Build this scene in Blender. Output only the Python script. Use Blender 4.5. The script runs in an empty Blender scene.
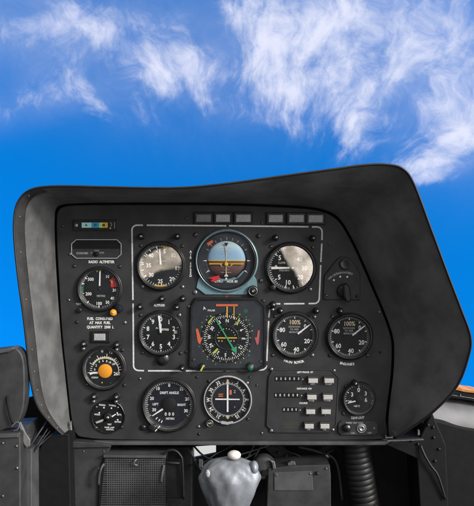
import bpy, math, random
from math import radians as R, sin, cos, pi
from mathutils import Vector
random.seed(7)
S = 0.0016                 # metres per unit; the panel is laid out in units of 1.6 mm
DP = 719.0                 # camera distance in the same units
D = DP * S
sc = bpy.context.scene
C = sc.collection

# ------------------------------------------------------------------ camera
cam = bpy.data.cameras.new('camera'); camo = bpy.data.objects.new('camera', cam); C.objects.link(camo)
camo.location = (0, -D, 0); camo.rotation_euler = (R(90), 0, 0)
cam.sensor_fit = 'VERTICAL'; cam.sensor_height = 24; cam.lens = 24 * DP / 506.0
cam.clip_start = 0.02; cam.clip_end = 5000
sc.camera = camo

# ------------------------------------------------------------------ light
SUN_DIR = Vector((0.76, -0.55, 0.40)).normalized()
sun = bpy.data.lights.new('sun', 'SUN'); sun.energy = 1.5; sun.angle = R(12); sun.color = (1, 0.95, 0.88)
suno = bpy.data.objects.new('sun', sun); C.objects.link(suno)
suno.rotation_euler = SUN_DIR.to_track_quat('Z', 'Y').to_euler()
sc.view_settings.view_transform = 'Standard'; sc.view_settings.look = 'None'
sc.view_settings.exposure = 1.0; sc.view_settings.gamma = 1; sc.view_settings.use_curve_mapping = False
sc.cycles.max_bounces = 6; sc.cycles.transparent_max_bounces = 12
sc.cycles.caustics_reflective = False; sc.cycles.caustics_refractive = False

class NT:
    """small helper to write node maths"""
    def __init__(s, nt): s.nt = nt; s.n = nt.nodes; s.l = nt.links
    def new(s, t, **k):
        n = s.n.new(t)
        for a, b in k.items(): setattr(n, a, b)
        return n
    def set(s, sock, v):
        if hasattr(v, 'is_linked') or isinstance(v, bpy.types.NodeSocket): s.l.new(v, sock)
        else: sock.default_value = v
    def m(s, op, a, b=0.0, c=0.0):
        n = s.new('ShaderNodeMath', operation=op); s.set(n.inputs[0], a); s.set(n.inputs[1], b); s.set(n.inputs[2], c); return n.outputs[0]
    def step(s, a, lo, hi, to0=0.0, to1=1.0):
        n = s.new('ShaderNodeMapRange', interpolation_type='SMOOTHSTEP'); s.set(n.inputs[0], a)
        n.inputs[1].default_value = lo; n.inputs[2].default_value = hi; n.inputs[3].default_value = to0; n.inputs[4].default_value = to1
        return n.outputs[0]
    def mix(s, f, a, b, bt='MIX'):
        n = s.new('ShaderNodeMix', data_type='RGBA', blend_type=bt); s.set(n.inputs[0], f)
        for k, v in ((6, a), (7, b)):
            if isinstance(v, tuple): v = (*v[:3], 1)
            s.set(n.inputs[k], v)
        return n.outputs[2]
    def xyz(s, v): n = s.new('ShaderNodeSeparateXYZ'); s.l.new(v, n.inputs[0]); return n.outputs
    def vec(s, x, y, z): n = s.new('ShaderNodeCombineXYZ'); s.set(n.inputs[0], x); s.set(n.inputs[1], y); s.set(n.inputs[2], z); return n.outputs[0]
    def noise(s, v, scale, detail=4, rough=0.5, dist=0.0):
        n = s.new('ShaderNodeTexNoise'); s.l.new(v, n.inputs['Vector']); n.inputs['Scale'].default_value = scale
        n.inputs['Detail'].default_value = detail; n.inputs['Roughness'].default_value = rough; n.inputs['Distortion'].default_value = dist
        return n.outputs[0]

def build_world():
    w = bpy.data.worlds.new('World'); sc.world = w; w.use_nodes = True
    T = NT(w.node_tree); w.node_tree.nodes.clear()
    tc = T.new('ShaderNodeTexCoord').outputs['Generated']
    # the cockpit is pitched nose-up: the sky is turned so that its horizon lies well under the panel
    mp = T.new('ShaderNodeMapping', vector_type='VECTOR'); T.l.new(tc, mp.inputs[0]); mp.inputs['Rotation'].default_value = (R(50), 0, 0)
    sky = T.new('ShaderNodeTexSky', sky_type='NISHITA'); T.l.new(mp.outputs[0], sky.inputs[0])
    sky.sun_disc = False
    d2 = SUN_DIR.copy(); d2.rotate(__import__('mathutils').Euler((R(50), 0, 0)))
    sky.sun_elevation = max(R(20), math.asin(d2.z)); sky.sun_rotation = math.atan2(d2.x, d2.y)
    sky.altitude = 1500; sky.air_density = 1.0; sky.dust_density = 0.3; sky.ozone_density = 3.0
    x, y, z = T.xyz(tc)
    ys = T.m('MAXIMUM', y, 0.02)
    px = T.m('MULTIPLY_ADD', T.m('DIVIDE', x, ys), 719, 237.0)
    py = T.m('SUBTRACT', 253.0, T.m('MULTIPLY', T.m('DIVIDE', z, ys), 719))
    blue = T.mix(1.0, sky.outputs[0], SKY_TINT, 'MULTIPLY')
    # cirrus: fibres fanning out of a point low on the sky, broken up by noise
    dx = T.m('SUBTRACT', px, 250.0); dy = T.m('SUBTRACT', 300.0, py)
    pv = T.vec(px, py, 0.0)
    w1 = T.noise(pv, 0.010, 2, 0.5); w2 = T.noise(T.vec(py, px, 9.0), 0.018, 2, 0.5); w3 = T.noise(T.vec(px, py, 4.0), 0.05, 3, 0.6)
    th = T.m('ADD', T.m('ARCTAN2', dx, dy), T.m('ADD', T.m('MULTIPLY', T.m('SUBTRACT', w1, 0.5), 0.34), T.m('MULTIPLY', T.m('SUBTRACT', w3, 0.5), 0.035)))
    rr = T.m('SQRT', T.m('ADD', T.m('MULTIPLY', dx, dx), T.m('MULTIPLY', dy, dy)))
    rr = T.m('ADD', rr, T.m('MULTIPLY', w2, 36.0))
    fib = T.noise(T.vec(T.m('MULTIPLY', th, 9.0), T.m('MULTIPLY', rr, 0.013), 3.3), 1.0, 4, 0.55, 0.0)
    fib2 = T.noise(T.vec(T.m('MULTIPLY', th, 30.0), T.m('MULTIPLY', rr, 0.035), 1.0), 1.0, 5, 0.62, 0.0)
    puff = T.noise(T.vec(T.m('MULTIPLY', th, 5.5), T.m('MULTIPLY', rr, 0.016), 2.0), 1.0, 9, 0.66, 0.0)
    def blobs(lst):
      tot = None
      for cx, cy, sx, sy, rot, a in lst:
        c_, s_ = cos(R(rot)), sin(R(rot))
        ax = T.m('SUBTRACT', px, cx); ay = T.m('SUBTRACT', py, cy)
        u = T.m('DIVIDE', T.m('ADD', T.m('MULTIPLY', ax, c_), T.m('MULTIPLY', ay, s_)), sx)
        v = T.m('DIVIDE', T.m('SUBTRACT', T.m('MULTIPLY', ay, c_), T.m('MULTIPLY', ax, s_)), sy)
        g = T.m('MULTIPLY', T.m('EXPONENT', T.m('MULTIPLY', T.m('ADD', T.m('MULTIPLY', u, u), T.m('MULTIPLY', v, v)), -1.0)), a)
        tot = g if tot is None else T.m('ADD', tot, g)
      return tot
    tot = blobs(CLOUDS); veil = T.m('MULTIPLY', blobs(VEILS), T.step(puff, 0.2, 0.75, 0.5, 1.25))
    tex = T.m('ADD', T.m('ADD', T.m('MULTIPLY', fib, 0.46), T.m('MULTIPLY', fib2, 0.22)), T.m('MULTIPLY', puff, 0.95))
    dens = T.m('MULTIPLY', T.m('POWER', T.step(T.m('ADD', tex, T.m('MULTIPLY', T.m('MINIMUM', tot, 1.1), 0.34)), 0.89, 1.36), 1.15), T.step(tot, 0.0, 0.45))
    dens = T.m('SUBTRACT', 1.0, T.m('MULTIPLY', T.m('SUBTRACT', 1.0, dens), T.m('SUBTRACT', 1.0, T.m('MINIMUM', veil, 0.7))))
    dens = T.m('MULTIPLY', dens, T.step(y, 0.1, 0.4))
    skyc = T.mix(T.m('MULTIPLY', dens, 0.92), blue, CLOUD_COL)
    # a pale ground far below the nose, seen through the chin window
    el = T.m('DIVIDE', z, ys)
    skyc = T.mix(T.step(el, -0.262, -0.25, 1.0, 0.0), skyc, (3.4, 3.4, 3.3))
    # behind the camera: added white fill round a dim cabin; added tan reflection glows
    yb = T.m('MAXIMUM', T.m('MULTIPLY', y, -1), 0.02)
    bu = T.m('MULTIPLY', T.m('DIVIDE', x, yb), 719); bv = T.m('MULTIPLY', T.m('DIVIDE', z, yb), -719)
    bn = T.noise(T.vec(bu, bv, 0.0), 0.045, 4, 0.5)
    bw = T.m('MULTIPLY', T.m('SUBTRACT', bn, 0.5), 16.0)
    cabin = T.mix(T.step(T.noise(T.vec(bu, bv, 5.0), 0.013, 5, 0.55), 0.42, 0.72), (0.35, 0.36, 0.4), (2.6, 2.7, 3.0))
    back = T.mix(T.step(T.m('MULTIPLY', y, -1), 0.80, 0.95), (6.4, 6.4, 6.5), cabin)
    back = T.mix(T.step(z, -0.5, 0.0), (1.3, 1.25, 1.2), back)
    # the mirror image in a flat glass at offset (a, b) from the axis shows direction (a, b) seen from the camera
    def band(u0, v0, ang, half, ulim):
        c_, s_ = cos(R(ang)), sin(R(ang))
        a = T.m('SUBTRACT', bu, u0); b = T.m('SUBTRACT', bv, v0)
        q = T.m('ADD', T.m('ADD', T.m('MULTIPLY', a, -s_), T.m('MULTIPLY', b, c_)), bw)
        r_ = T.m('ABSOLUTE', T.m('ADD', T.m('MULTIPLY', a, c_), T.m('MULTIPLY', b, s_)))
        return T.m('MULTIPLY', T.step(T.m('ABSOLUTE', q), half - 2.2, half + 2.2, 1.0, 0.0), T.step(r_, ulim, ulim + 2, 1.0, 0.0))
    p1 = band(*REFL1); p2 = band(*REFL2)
    back = T.mix(1.0, back, T.vec(*[T.step(x, -0.6, 0.9, 0.2, 2.1)] * 3), 'MULTIPLY')  # added fill weighted to the right for a side-lit panel
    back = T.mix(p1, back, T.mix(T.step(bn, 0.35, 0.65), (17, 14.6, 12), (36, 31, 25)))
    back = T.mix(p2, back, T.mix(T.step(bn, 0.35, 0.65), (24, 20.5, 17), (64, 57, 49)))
    front = T.m('MULTIPLY', T.step(y, -0.15, 0.12), T.step(T.m('DIVIDE', T.m('ABSOLUTE', z), ys), 0.9, 1.6, 1.0, 0.0))
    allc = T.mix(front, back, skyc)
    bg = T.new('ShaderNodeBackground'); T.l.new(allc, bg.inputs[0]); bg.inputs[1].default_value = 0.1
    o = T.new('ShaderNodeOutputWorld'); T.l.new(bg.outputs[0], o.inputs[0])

SKY_TINT = (0.01, 1.24, 2.1)
CLOUD_COL = (4.3, 4.4, 5.2)
VEILS = [(60, 30, 150, 55, 8, 0.26), (330, 40, 160, 70, -10, 0.26), (450, 80, 70, 80, -20, 0.26), (30, 105, 90, 20, -12, 0.10), (430, 170, 70, 12, -8, 0.15)]
CLOUDS = [  # centre x, y, half sizes, turn, weight
    (300, 30, 75, 70, 10, 0.75), (270, 75, 30, 45, 0, 0.6), (390, 35, 100, 75, -20, 0.62), (350, 112, 24, 42, 20, 0.75), (325, 70, 55, 50, 0, 0.35),
    (440, 155, 75, 14, -24, 0.85), (475, 120, 70, 34, -25, 0.6), (240, 12, 26, 20, 0, 0.7), (120, 50, 26, 60, -28, 0.65), (165, 70, 30, 55, -30, 0.5), (88, 95, 14, 34, -30, 0.75),
    (60, 30, 80, 40, 10, 0.36), (205, 70, 50, 16, 10, 0.5), (425, 180, 50, 8, -5, 0.7), (185, 40, 18, 60, -20, 0.42), (450, 60, 50, 70, -30, 0.45), (30, 100, 60, 18, -20, 0.5), (40, 25, 70, 22, -15, 0.35)]
REFL1 = (-77, 8, -22, 10, 27)  # tan glow added behind the camera to reflect in the airspeed dial
REFL2 = (66, 7, 58, 13, 29)  # brighter tan glow added to reflect in the upper right dial
build_world()

# ------------------------------------------------------------------ materials
def mat(name, col, rough=0.5, metal=0.0, var=0.0, vscale=60, bump=0.0, bscale=900, spec=0.5, col2=None, aniso=None, coat=0.0):
    m = bpy.data.materials.new(name); m.use_nodes = True
    T = NT(m.node_tree); b = m.node_tree.nodes['Principled BSDF']
    b.inputs['Roughness'].default_value = rough; b.inputs['Metallic'].default_value = metal
    b.inputs['Specular IOR Level'].default_value = spec; b.inputs['Coat Weight'].default_value = coat
    if var or col2:
        tc = T.new('ShaderNodeTexCoord').outputs['Object']
        n = T.noise(tc, vscale, 6, 0.6)
        c2 = col2 or tuple(min(1, c * (1 + var * 2)) for c in col); c1 = col if col2 else tuple(c * (1 - var) for c in col)
        T.l.new(T.mix(T.step(n, 0.3, 0.72), c1, c2), b.inputs['Base Color'])
        n2 = T.noise(tc, vscale * 3.1, 5, 0.6)
        T.l.new(T.m('MULTIPLY_ADD', n2, 0.3, rough - 0.15), b.inputs['Roughness'])
    else: b.inputs['Base Color'].default_value = (*col, 1)
    if bump:
        tc = T.new('ShaderNodeTexCoord').outputs['Object']
        bp = T.new('ShaderNodeBump'); bp.inputs['Strength'].default_value = bump; bp.inputs['Distance'].default_value = 0.0006
        T.l.new(T.noise(tc, bscale, 3, 0.6), bp.inputs['Height']); T.l.new(bp.outputs[0], b.inputs['Normal'])
    return m

M = {}
def glass_mat():
    m = bpy.data.materials.new('glass'); m.use_nodes = True; nt = m.node_tree; nt.nodes.clear(); T = NT(nt)
    geo = T.new('ShaderNodeNewGeometry'); fr = T.new('ShaderNodeFresnel'); T.l.new(T.m('MULTIPLY_ADD', geo.outputs['Backfacing'], 1 / 1.8 - 1.8, 1.8), fr.inputs[0])
    tr = T.new('ShaderNodeBsdfTransparent'); gl = T.new('ShaderNodeBsdfGlossy'); gl.inputs['Roughness'].default_value = 0.0
    mx = T.new('ShaderNodeMixShader'); T.l.new(fr.outputs[0], mx.inputs[0]); T.l.new(tr.outputs[0], mx.inputs[1]); T.l.new(gl.outputs[0], mx.inputs[2])
    o = T.new('ShaderNodeOutputMaterial'); T.l.new(mx.outputs[0], o.inputs[0]); return m
M['glass'] = glass_mat()
M['panel'] = mat('panel_paint', (0.027, 0.0275, 0.0295), 0.55, var=0.22, vscale=22, bump=0.35, bscale=1400, spec=0.35)
def wear(m, amount, s1, s2):
    T = NT(m.node_tree); b = m.node_tree.nodes['Principled BSDF']; src = b.inputs['Base Color'].links[0].from_socket
    tc = T.new('ShaderNodeTexCoord').outputs['Object']
    mp = T.new('ShaderNodeMapping'); T.l.new(tc, mp.inputs[0]); mp.inputs['Rotation'].default_value = (0, R(37), 0); mp.inputs['Scale'].default_value = (1, 1, 9)
    scr = T.m('MULTIPLY', T.step(T.noise(mp.outputs[0], s1, 5, 0.7), 0.66, 0.76), T.step(T.noise(tc, 9, 3, 0.5), 0.45, 0.65))
    spk = T.step(T.noise(tc, s2, 3, 0.7), 0.70, 0.76)
    T.l.new(T.mix(T.m('MULTIPLY', T.m('MAXIMUM', scr, spk), amount), src, (0.14, 0.14, 0.14)), b.inputs['Base Color'])
wear(M['panel'], 0.4, 90, 320)
M['black'] = mat('black_paint', (0.012, 0.012, 0.013), 0.38, var=0.25, vscale=120, bump=0.12, bscale=900, spec=0.45)
M['satin'] = mat('satin_black', (0.013, 0.013, 0.014), 0.30, var=0.2, vscale=150)
M['matt'] = mat('matt_black', (0.006, 0.006, 0.0065), 0.7, var=0.2, vscale=80, spec=0.25)
M['dial'] = mat('dial_black', (0.008, 0.009, 0.0095), 0.75, var=0.25, vscale=150, spec=0.2)
M['dialblue'] = mat('dial_blue_black', (0.008, 0.010, 0.017), 0.7, var=0.2, vscale=130, spec=0.2)
M['white'] = mat('white_paint', (0.80, 0.80, 0.77), 0.6, var=0.08, vscale=400, spec=0.2)
M['cream'] = mat('cream_paint', (0.62, 0.52, 0.33), 0.6, spec=0.2)
M['dim'] = mat('faded_paint', (0.36, 0.36, 0.35), 0.6, var=0.2, vscale=500, spec=0.2)
M['line'] = mat('line_paint', (0.60, 0.60, 0.58), 0.55, var=0.14, vscale=300, spec=0.2)
M['yellow'] = mat('yellow_paint', (0.75, 0.42, 0.02), 0.5)
M['lime'] = mat('lime_paint', (0.45, 0.55, 0.08), 0.5)
M['orange'] = mat('orange_paint', (0.85, 0.33, 0.01), 0.5, var=0.08, vscale=600)
M['flag'] = mat('flag_orange', (0.65, 0.13, 0.05), 0.55)
M['red'] = mat('red_paint', (0.6, 0.02, 0.03), 0.5)
M['pink'] = mat('flag_pink', (0.5, 0.1, 0.1), 0.55)
M['green'] = mat('green_paint', (0.03, 0.33, 0.15), 0.5)
M['dkgreen'] = mat('dark_green_plastic', (0.01, 0.10, 0.055), 0.4)
M['skyblue'] = mat('ring_blue', (0.15, 0.26, 0.30), 0.4, var=0.1, vscale=120)
M['chrome'] = mat('bare_metal', (0.55, 0.55, 0.55), 0.25, metal=1.0, var=0.15, vscale=500)
M['steel'] = mat('dull_steel', (0.25, 0.25, 0.26), 0.4, metal=0.9, var=0.2, vscale=300)
M['lens'] = mat('grey_lens', (0.36, 0.365, 0.37), 0.35, var=0.12, vscale=300)
M['lensdim'] = mat('dim_lens', (0.17, 0.18, 0.18), 0.35, var=0.12, vscale=300)
M['strap'] = mat('strap_webbing', (0.13, 0.13, 0.125), 0.7, var=0.2, vscale=90, bump=0.4, bscale=500)
M['button'] = mat('white_button', (0.50, 0.49, 0.47), 0.4, var=0.08, vscale=400)
M['shroud'] = mat('shroud_vinyl', (0.12, 0.12, 0.123), 0.58, var=0.28, vscale=14, bump=0.5, bscale=700, spec=0.35)
M['lining'] = mat('worn_grey_lining', (0.080, 0.080, 0.080), 0.5, vscale=24, bump=0.25, bscale=500, col2=(0.165, 0.165, 0.162))
wear(M['shroud'], 0.30, 60, 300); wear(M['lining'], 0.8, 110, 260)
M['trim'] = mat('trim_leather', (0.026, 0.025, 0.025), 0.5, vscale=40, bump=0.5, bscale=500, col2=(0.045, 0.043, 0.041))
M['grey'] = mat('grey_metal_paint', (0.033, 0.033, 0.034), 0.55, var=0.25, vscale=30, bump=0.2)
M['greylt'] = mat('light_grey_metal_paint', (0.065, 0.065, 0.067), 0.6, var=0.2, vscale=30, bump=0.2)
M['dark'] = mat('dark_structure', (0.009, 0.009, 0.0095), 0.6, var=0.35, vscale=18, bump=0.3, bscale=400, spec=0.3)
M['rubber'] = mat('rubber', (0.010, 0.010, 0.010), 0.5, var=0.2, vscale=60)
M['sill'] = mat('sill_sheen', (0.20, 0.20, 0.205), 0.42, var=0.15, vscale=18, bump=0.2)  # sheen on the glossy black roll is put into this grey colour
M['gold'] = mat('tan_edge', (0.55, 0.22, 0.06), 0.5, var=0.25, vscale=60)
M['silver'] = mat('silver_cover', (0.20, 0.215, 0.235), 0.45, metal=0.25, vscale=45, bump=0.8, bscale=110, col2=(0.30, 0.32, 0.35))
M['chamfer'] = mat('bezel_chamfer', (0.085, 0.085, 0.088), 0.35, var=0.3, vscale=80)
wear(M['grey'], 0.6, 70, 240); wear(M['greylt'], 0.6, 70, 240); wear(M['dark'], 0.25, 60, 260)
M['ivory'] = mat('ivory_knob', (0.72, 0.66, 0.60), 0.35, var=0.05)
M['cyan1'] = mat('pale_cyan_cell', (0.5, 0.9, 0.85), 0.4); M['cyan2'] = mat('blue_cell', (0.04, 0.4, 0.7), 0.4)
M['yg'] = mat('yellow_green_cell', (0.6, 0.8, 0.15), 0.4); M['amber'] = mat('amber_cell', (0.8, 0.5, 0.08), 0.4)
M['olive'] = mat('olive_display', (0.055, 0.05, 0.028), 0.5)
M['purple'] = mat('brown_ground', (0.085, 0.045, 0.045), 0.6)
M['ballsky'] = mat('ball_sky', (0.28, 0.42, 0.48), 0.55)
M['navy'] = mat('navy_face', (0.014, 0.018, 0.025), 0.55, var=0.15, vscale=100)

# ------------------------------------------------------------------ mesh helpers (u right, v down, d toward the viewer)
_txt = {}
def text_geo(s, bold):
    k = (s, bold)
    if k not in _txt:
        c = bpy.data.curves.new('t', 'FONT'); c.body = s; c.align_x = 'CENTER'; c.align_y = 'CENTER'; c.size = 1; c.offset = bold; c.resolution_u = 2
        o = bpy.data.objects.new('t', c); C.objects.link(o)
        me = bpy.data.meshes.new_from_object(o.evaluated_get(bpy.context.evaluated_depsgraph_get()))
        _txt[k] = ([tuple(v.co) for v in me.vertices], [tuple(p.vertices) for p in me.polygons])
        w = max([v.co.x for v in me.vertices] or [0]) - min([v.co.x for v in me.vertices] or [0])
        bpy.data.objects.remove(o); bpy.data.curves.remove(c); bpy.data.meshes.remove(me)
    return _txt[k]

def K(d): return (DP - d) / DP

class MB:
    def __init__(s, ox=0.0, oy=0.0, k=1.0, od=0.0):
        s.v = []; s.f = []; s.sm = []; s.ox, s.oy, s.k, s.od = ox, oy, k, od
    def V(s, u, v, d=0.0):
        s.v.append(((u - s.ox) * S * s.k, -(d - s.od) * S, -(v - s.oy) * S * s.k)); return len(s.v) - 1
    def F(s, idx, sm=False): s.f.append(tuple(idx)); s.sm.append(sm)
    def poly(s, pts, d):
        """flat face turned to the viewer"""
        a = sum(pts[i][0] * pts[(i + 1) % len(pts)][1] - pts[(i + 1) % len(pts)][0] * pts[i][1] for i in range(len(pts)))
        if a > 0: pts = pts[::-1]
        s.F([s.V(p[0], p[1], d) for p in pts])
    def disc(s, u, v, r, d, n=48): s.poly([(u + r * cos(2 * pi * i / n), v + r * sin(2 * pi * i / n)) for i in range(n)], d)
    def arc(s, r0, r1, a0, a1, d, u=0, v=0, n=None):
        n = n or max(2, int(abs(a1 - a0) / 6))
        for i in range(n):
            A, B = R(a0 + (a1 - a0) * i / n), R(a0 + (a1 - a0) * (i + 1) / n)
            s.poly([(u + r * sin(t), v - r * cos(t)) for r, t in ((r0, A), (r1, A), (r1, B), (r0, B))], d)
    def line(s, u0, v0, u1, v1, w, d, w1=None):
        w1 = w if w1 is None else w1
        L = math.hypot(u1 - u0, v1 - v0) or 1; nx, ny = -(v1 - v0) / L / 2, (u1 - u0) / L / 2
        s.poly([(u0 + nx * w, v0 + ny * w), (u1 + nx * w1, v1 + ny * w1), (u1 - nx * w1, v1 - ny * w1), (u0 - nx * w, v0 - ny * w)], d)
    def tick(s, a, r0, r1, w, d, u=0, v=0): s.line(u + r0 * sin(R(a)), v - r0 * cos(R(a)), u + r1 * sin(R(a)), v - r1 * cos(R(a)), w, d)
    def rect(s, u0, v0, u1, v1, d): s.poly([(u0, v0), (u1, v0), (u1, v1), (u0, v1)], d)
    def text(s, t, u, v, h, d, rot=0, bold=0.012, sx=1.0):
        vs, fs = text_geo(t, bold); b = len(s.v); k = h / 0.70; c_, s_ = cos(R(rot)), sin(R(rot))
        for x, y, _ in vs:
            x *= k * sx; y *= -k; s.V(u + x * c_ - y * s_, v + x * s_ + y * c_, d)
        for f in fs: s.F([b + i for i in f])
    def arctext(s, t, u, v, r, a0, a1, h, d, bold=0.012, under=False):
        n = len(t)
        for i, ch in enumerate(t):
            a = a0 + (a1 - a0) * (i / (n - 1))
            if ch != ' ': s.text(ch, u + r * sin(R(a)), v - r * cos(R(a)), h, d, rot=(a - 180 if under else a), bold=bold)
    def lathe(s, u, v, prof, n=48, sm=True, ex=1.0):
        rings = []
        for r, d in prof:
            if r < 1e-6: rings.append([s.V(u, v, d)])
            else: rings.append([s.V(u + r * ex * cos(2 * pi * i / n), v + r * sin(2 * pi * i / n), d) for i in range(n)])
        for A, B in zip(rings, rings[1:]):
            if len(A) == 1 and len(B) == 1: continue
            for i in range(n):
                j = (i + 1) % n
                if len(B) == 1: s.F([A[i], A[j], B[0]], sm)
                elif len(A) == 1: s.F([A[0], B[j], B[i]], sm)
                else: s.F([A[i], A[j], B[j], B[i]], sm)
    def prism(s, pts, d0, d1, ch=0.0):
        """pts outline, from depth d0 (back) to d1 (front) with a chamfer ch on the front edge"""
        a = sum(pts[i][0] * pts[(i + 1) % len(pts)][1] - pts[(i + 1) % len(pts)][0] * pts[i][1] for i in range(len(pts)))
        if a > 0: pts = pts[::-1]
        n = len(pts); rings = [[s.V(p[0], p[1], d0) for p in pts]]
        if ch:
            rings.append([s.V(p[0], p[1], d1 - ch) for p in pts]); rings.append([s.V(p[0], p[1], d1) for p in inset(pts, ch)])
        else: rings.append([s.V(p[0], p[1], d1) for p in pts])
        for A, B in zip(rings, rings[1:]):
            for i in range(n): s.F([A[i], A[(i + 1) % n], B[(i + 1) % n], B[i]])
        s.F(rings[-1]); s.F(rings[0][::-1])
    def box(s, u0, v0, u1, v1, d0, d1, ch=0.0): s.prism([(u0, v0), (u1, v0), (u1, v1), (u0, v1)], d0, d1, ch)
    def tube(s, path, r, n=10, rads=None, caps=True):
        P = [Vector(((p[0] - s.ox) * S * s.k, -(p[2] - s.od) * S, -(p[1] - s.oy) * S * s.k)) for p in path]
        rings = []; up = Vector((0.3, 0.9, 0.2)).normalized()
        for i, p in enumerate(P):
            t = (P[min(i + 1, len(P) - 1)] - P[max(i - 1, 0)]).normalized()
            a = t.cross(up).normalized(); b = t.cross(a).normalized(); rr = (rads[i] if rads else r) * S * s.k
            ring = []
            for j in range(n):
                q = p + (a * cos(2 * pi * j / n) + b * sin(2 * pi * j / n)) * rr; s.v.append(tuple(q)); ring.append(len(s.v) - 1)
            rings.append(ring)
        for A, B in zip(rings, rings[1:]):
            for j in range(n): s.F([A[j], A[(j + 1) % n], B[(j + 1) % n], B[j]], True)
        if caps: s.F(rings[0][::-1]); s.F(rings[-1])
    def ellipsoid(s, u, v, d, a, b, c, n=32, m=16, wob=0.0):
        rnd = random.Random(3); rings = []
        for i in range(m + 1):
            ph = -pi / 2 + pi * i / m
            rings.append([s.V(u + a * cos(ph) * cos(2 * pi * j / n) * (1 + wob * sin(3.1 * j * 2 * pi / n * 1.0 + i) ),
                              v - b * sin(ph) * (1 + wob * sin(j * 1.3)), d + c * cos(ph) * sin(2 * pi * j / n)) for j in range(n)])
        for A, B in zip(rings, rings[1:]):
            for j in range(n): s.F([A[j], A[(j + 1) % n], B[(j + 1) % n], B[j]], True)
    def build(s, name, m, parent=None, fix=False, bevel=0.0):
        me = bpy.data.meshes.new(name); me.from_pydata(s.v, [], s.f)
        for p, q in zip(me.polygons, s.sm): p.use_smooth = q
        if fix:
            import bmesh
            bm = bmesh.new(); bm.from_mesh(me); bmesh.ops.remove_doubles(bm, verts=bm.verts, dist=1e-6)
            bmesh.ops.recalc_face_normals(bm, faces=bm.faces); bm.to_mesh(me); bm.free()
        me.materials.append(M[m] if isinstance(m, str) else m)
        o = bpy.data.objects.new(name, me); C.objects.link(o)
        if parent is not None: o.parent = parent
        if bevel:
            b = o.modifiers.new('bevel', 'BEVEL'); b.width = bevel * S; b.segments = 3; b.limit_method = 'ANGLE'; b.angle_limit = R(40)
        return o

def inset(pts, w):
    n = len(pts); out = []
    for i in range(n):
        a, b, c = Vector(pts[i - 1]), Vector(pts[i]), Vector(pts[(i + 1) % n])
        e1 = (b - a).normalized(); e2 = (c - b).normalized()
        n1 = Vector((e1.y, -e1.x)); n2 = Vector((e2.y, -e2.x)); m = n1 + n2
        m = m / max(0.3, m.length_squared) * 2 if m.length > 1e-6 else n1
        out.append((b.x - m.x * -w, b.y - m.y * -w) if False else (b.x + m.x * -w, b.y + m.y * -w))
    # choose the side that shrinks
    def area(q): return abs(sum(q[i][0] * q[(i + 1) % len(q)][1] - q[(i + 1) % len(q)][0] * q[i][1] for i in range(len(q))))
    if area(out) > area(pts): out = [(2 * p[0] - o[0], 2 * p[1] - o[1]) for p, o in zip(pts, out)]
    return out

def root(name, label, cat, u=237, v=253, d=0.0, k=None, group=None, kind=None):
    k = K(d) if k is None else k
    o = bpy.data.objects.new(name, None); C.objects.link(o); o.empty_display_size = 0.01
    o.location = ((u - 237) * S * k, -d * S, -(v - 253) * S * k)
    o['label'] = label; o['category'] = cat
    if group: o['group'] = group
    if kind: o['kind'] = kind
    return o

def smooth_closed(pts, n=6):
    out = []; L = len(pts)
    for i in range(L):
        p0, p1, p2, p3 = [Vector(pts[(i + k) % L]) for k in (-1, 0, 1, 2)]
        for j in range(n):
            t = j / n
            out.append(tuple(0.5 * ((2 * p1) + (-p0 + p2) * t + (2 * p0 - 5 * p1 + 4 * p2 - p3) * t * t + (-p0 + 3 * p1 - 3 * p2 + p3) * t ** 3)))
    return out
def smooth_open(pts, n=6):
    out = []; L = len(pts)
    for i in range(L - 1):
        p0, p1, p2, p3 = [Vector(pts[max(0, min(L - 1, i + k))]) for k in (-1, 0, 1, 2)]
        for j in range(n):
            t = j / n
            out.append(tuple(0.5 * ((2 * p1) + (-p0 + p2) * t + (2 * p0 - 5 * p1 + 4 * p2 - p3) * t * t + (-p0 + 3 * p1 - 3 * p2 + p3) * t ** 3)))
    out.append(tuple(pts[-1])); return out

# ================================================================== setting and big structure
# panel
PAN = [(76, 434), (71.5, 420), (69, 400), (66, 372), (63, 345), (61, 320), (59, 285), (57, 250), (56.4, 222), (58, 211), (64, 206.5), (80, 205),
       (150, 204.5), (220, 205), (270, 206.5), (305, 208.5), (322, 211.5), (334, 217), (343, 227), (355, 249), (370, 283), (384, 316), (390.5, 336),
       (392, 350), (391, 375), (388, 400), (386, 420), (387, 436), (370, 440), (250, 441), (120, 440), (86, 438)]
pan = root('instrument_panel', 'large matt charcoal instrument panel carrying all the dials inside the hood', 'panel')
b = MB(237, 253); b.prism(smooth_closed(PAN, 4), -6, 0, 0.8); b.build('panel_plate', 'panel', pan)
b = MB(237, 253); b.box(86, 440.6, 392, 444.2, -7, 5, 0.8); b.build('lower_lip', 'greylt', pan)
# painted outline round the flight instruments
L = 0.12
b = MB(237, 253)
def seg(*p, w=1.5):
    for (a0, a1), (c0, c1) in zip(p, p[1:]): b.line(a0, a1, c0, c1, w, L)
def corner(u, v, r, a0, a1, w=1.5): b.arc(r - w / 2, r + w / 2, a0, a1, L, u, v, 6)
corner(137, 230.2, 5, 270, 360); seg((132, 230.2), (133, 300)); seg((133.1, 303.5), (133.6, 365.5)); corner(138.6, 365.5, 5, 180, 270); seg((138.6, 370.5), (144, 370.7))
seg((137, 225.2), (143, 225.2)); seg((146.8, 225.2), (226.2, 225.8)); seg((229, 225.8), (308.4, 226.8)); seg((312, 226.9), (317, 226.9))
corner(317, 232, 5.1, 0, 90); seg((322.1, 232), (321.9, 240)); seg((321.8, 243.5), (320.8, 262)); seg((320.7, 265), (319.2, 298.5)); corner(314.2, 298.5, 5, 90, 180)
seg((314.2, 303.5), (308.5, 303.6)); seg((304.5, 303.6), (284, 303.8)); seg((280.3, 303.8), (276, 303.8)); corner(274, 308, 4.3, 285, 350)
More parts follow.
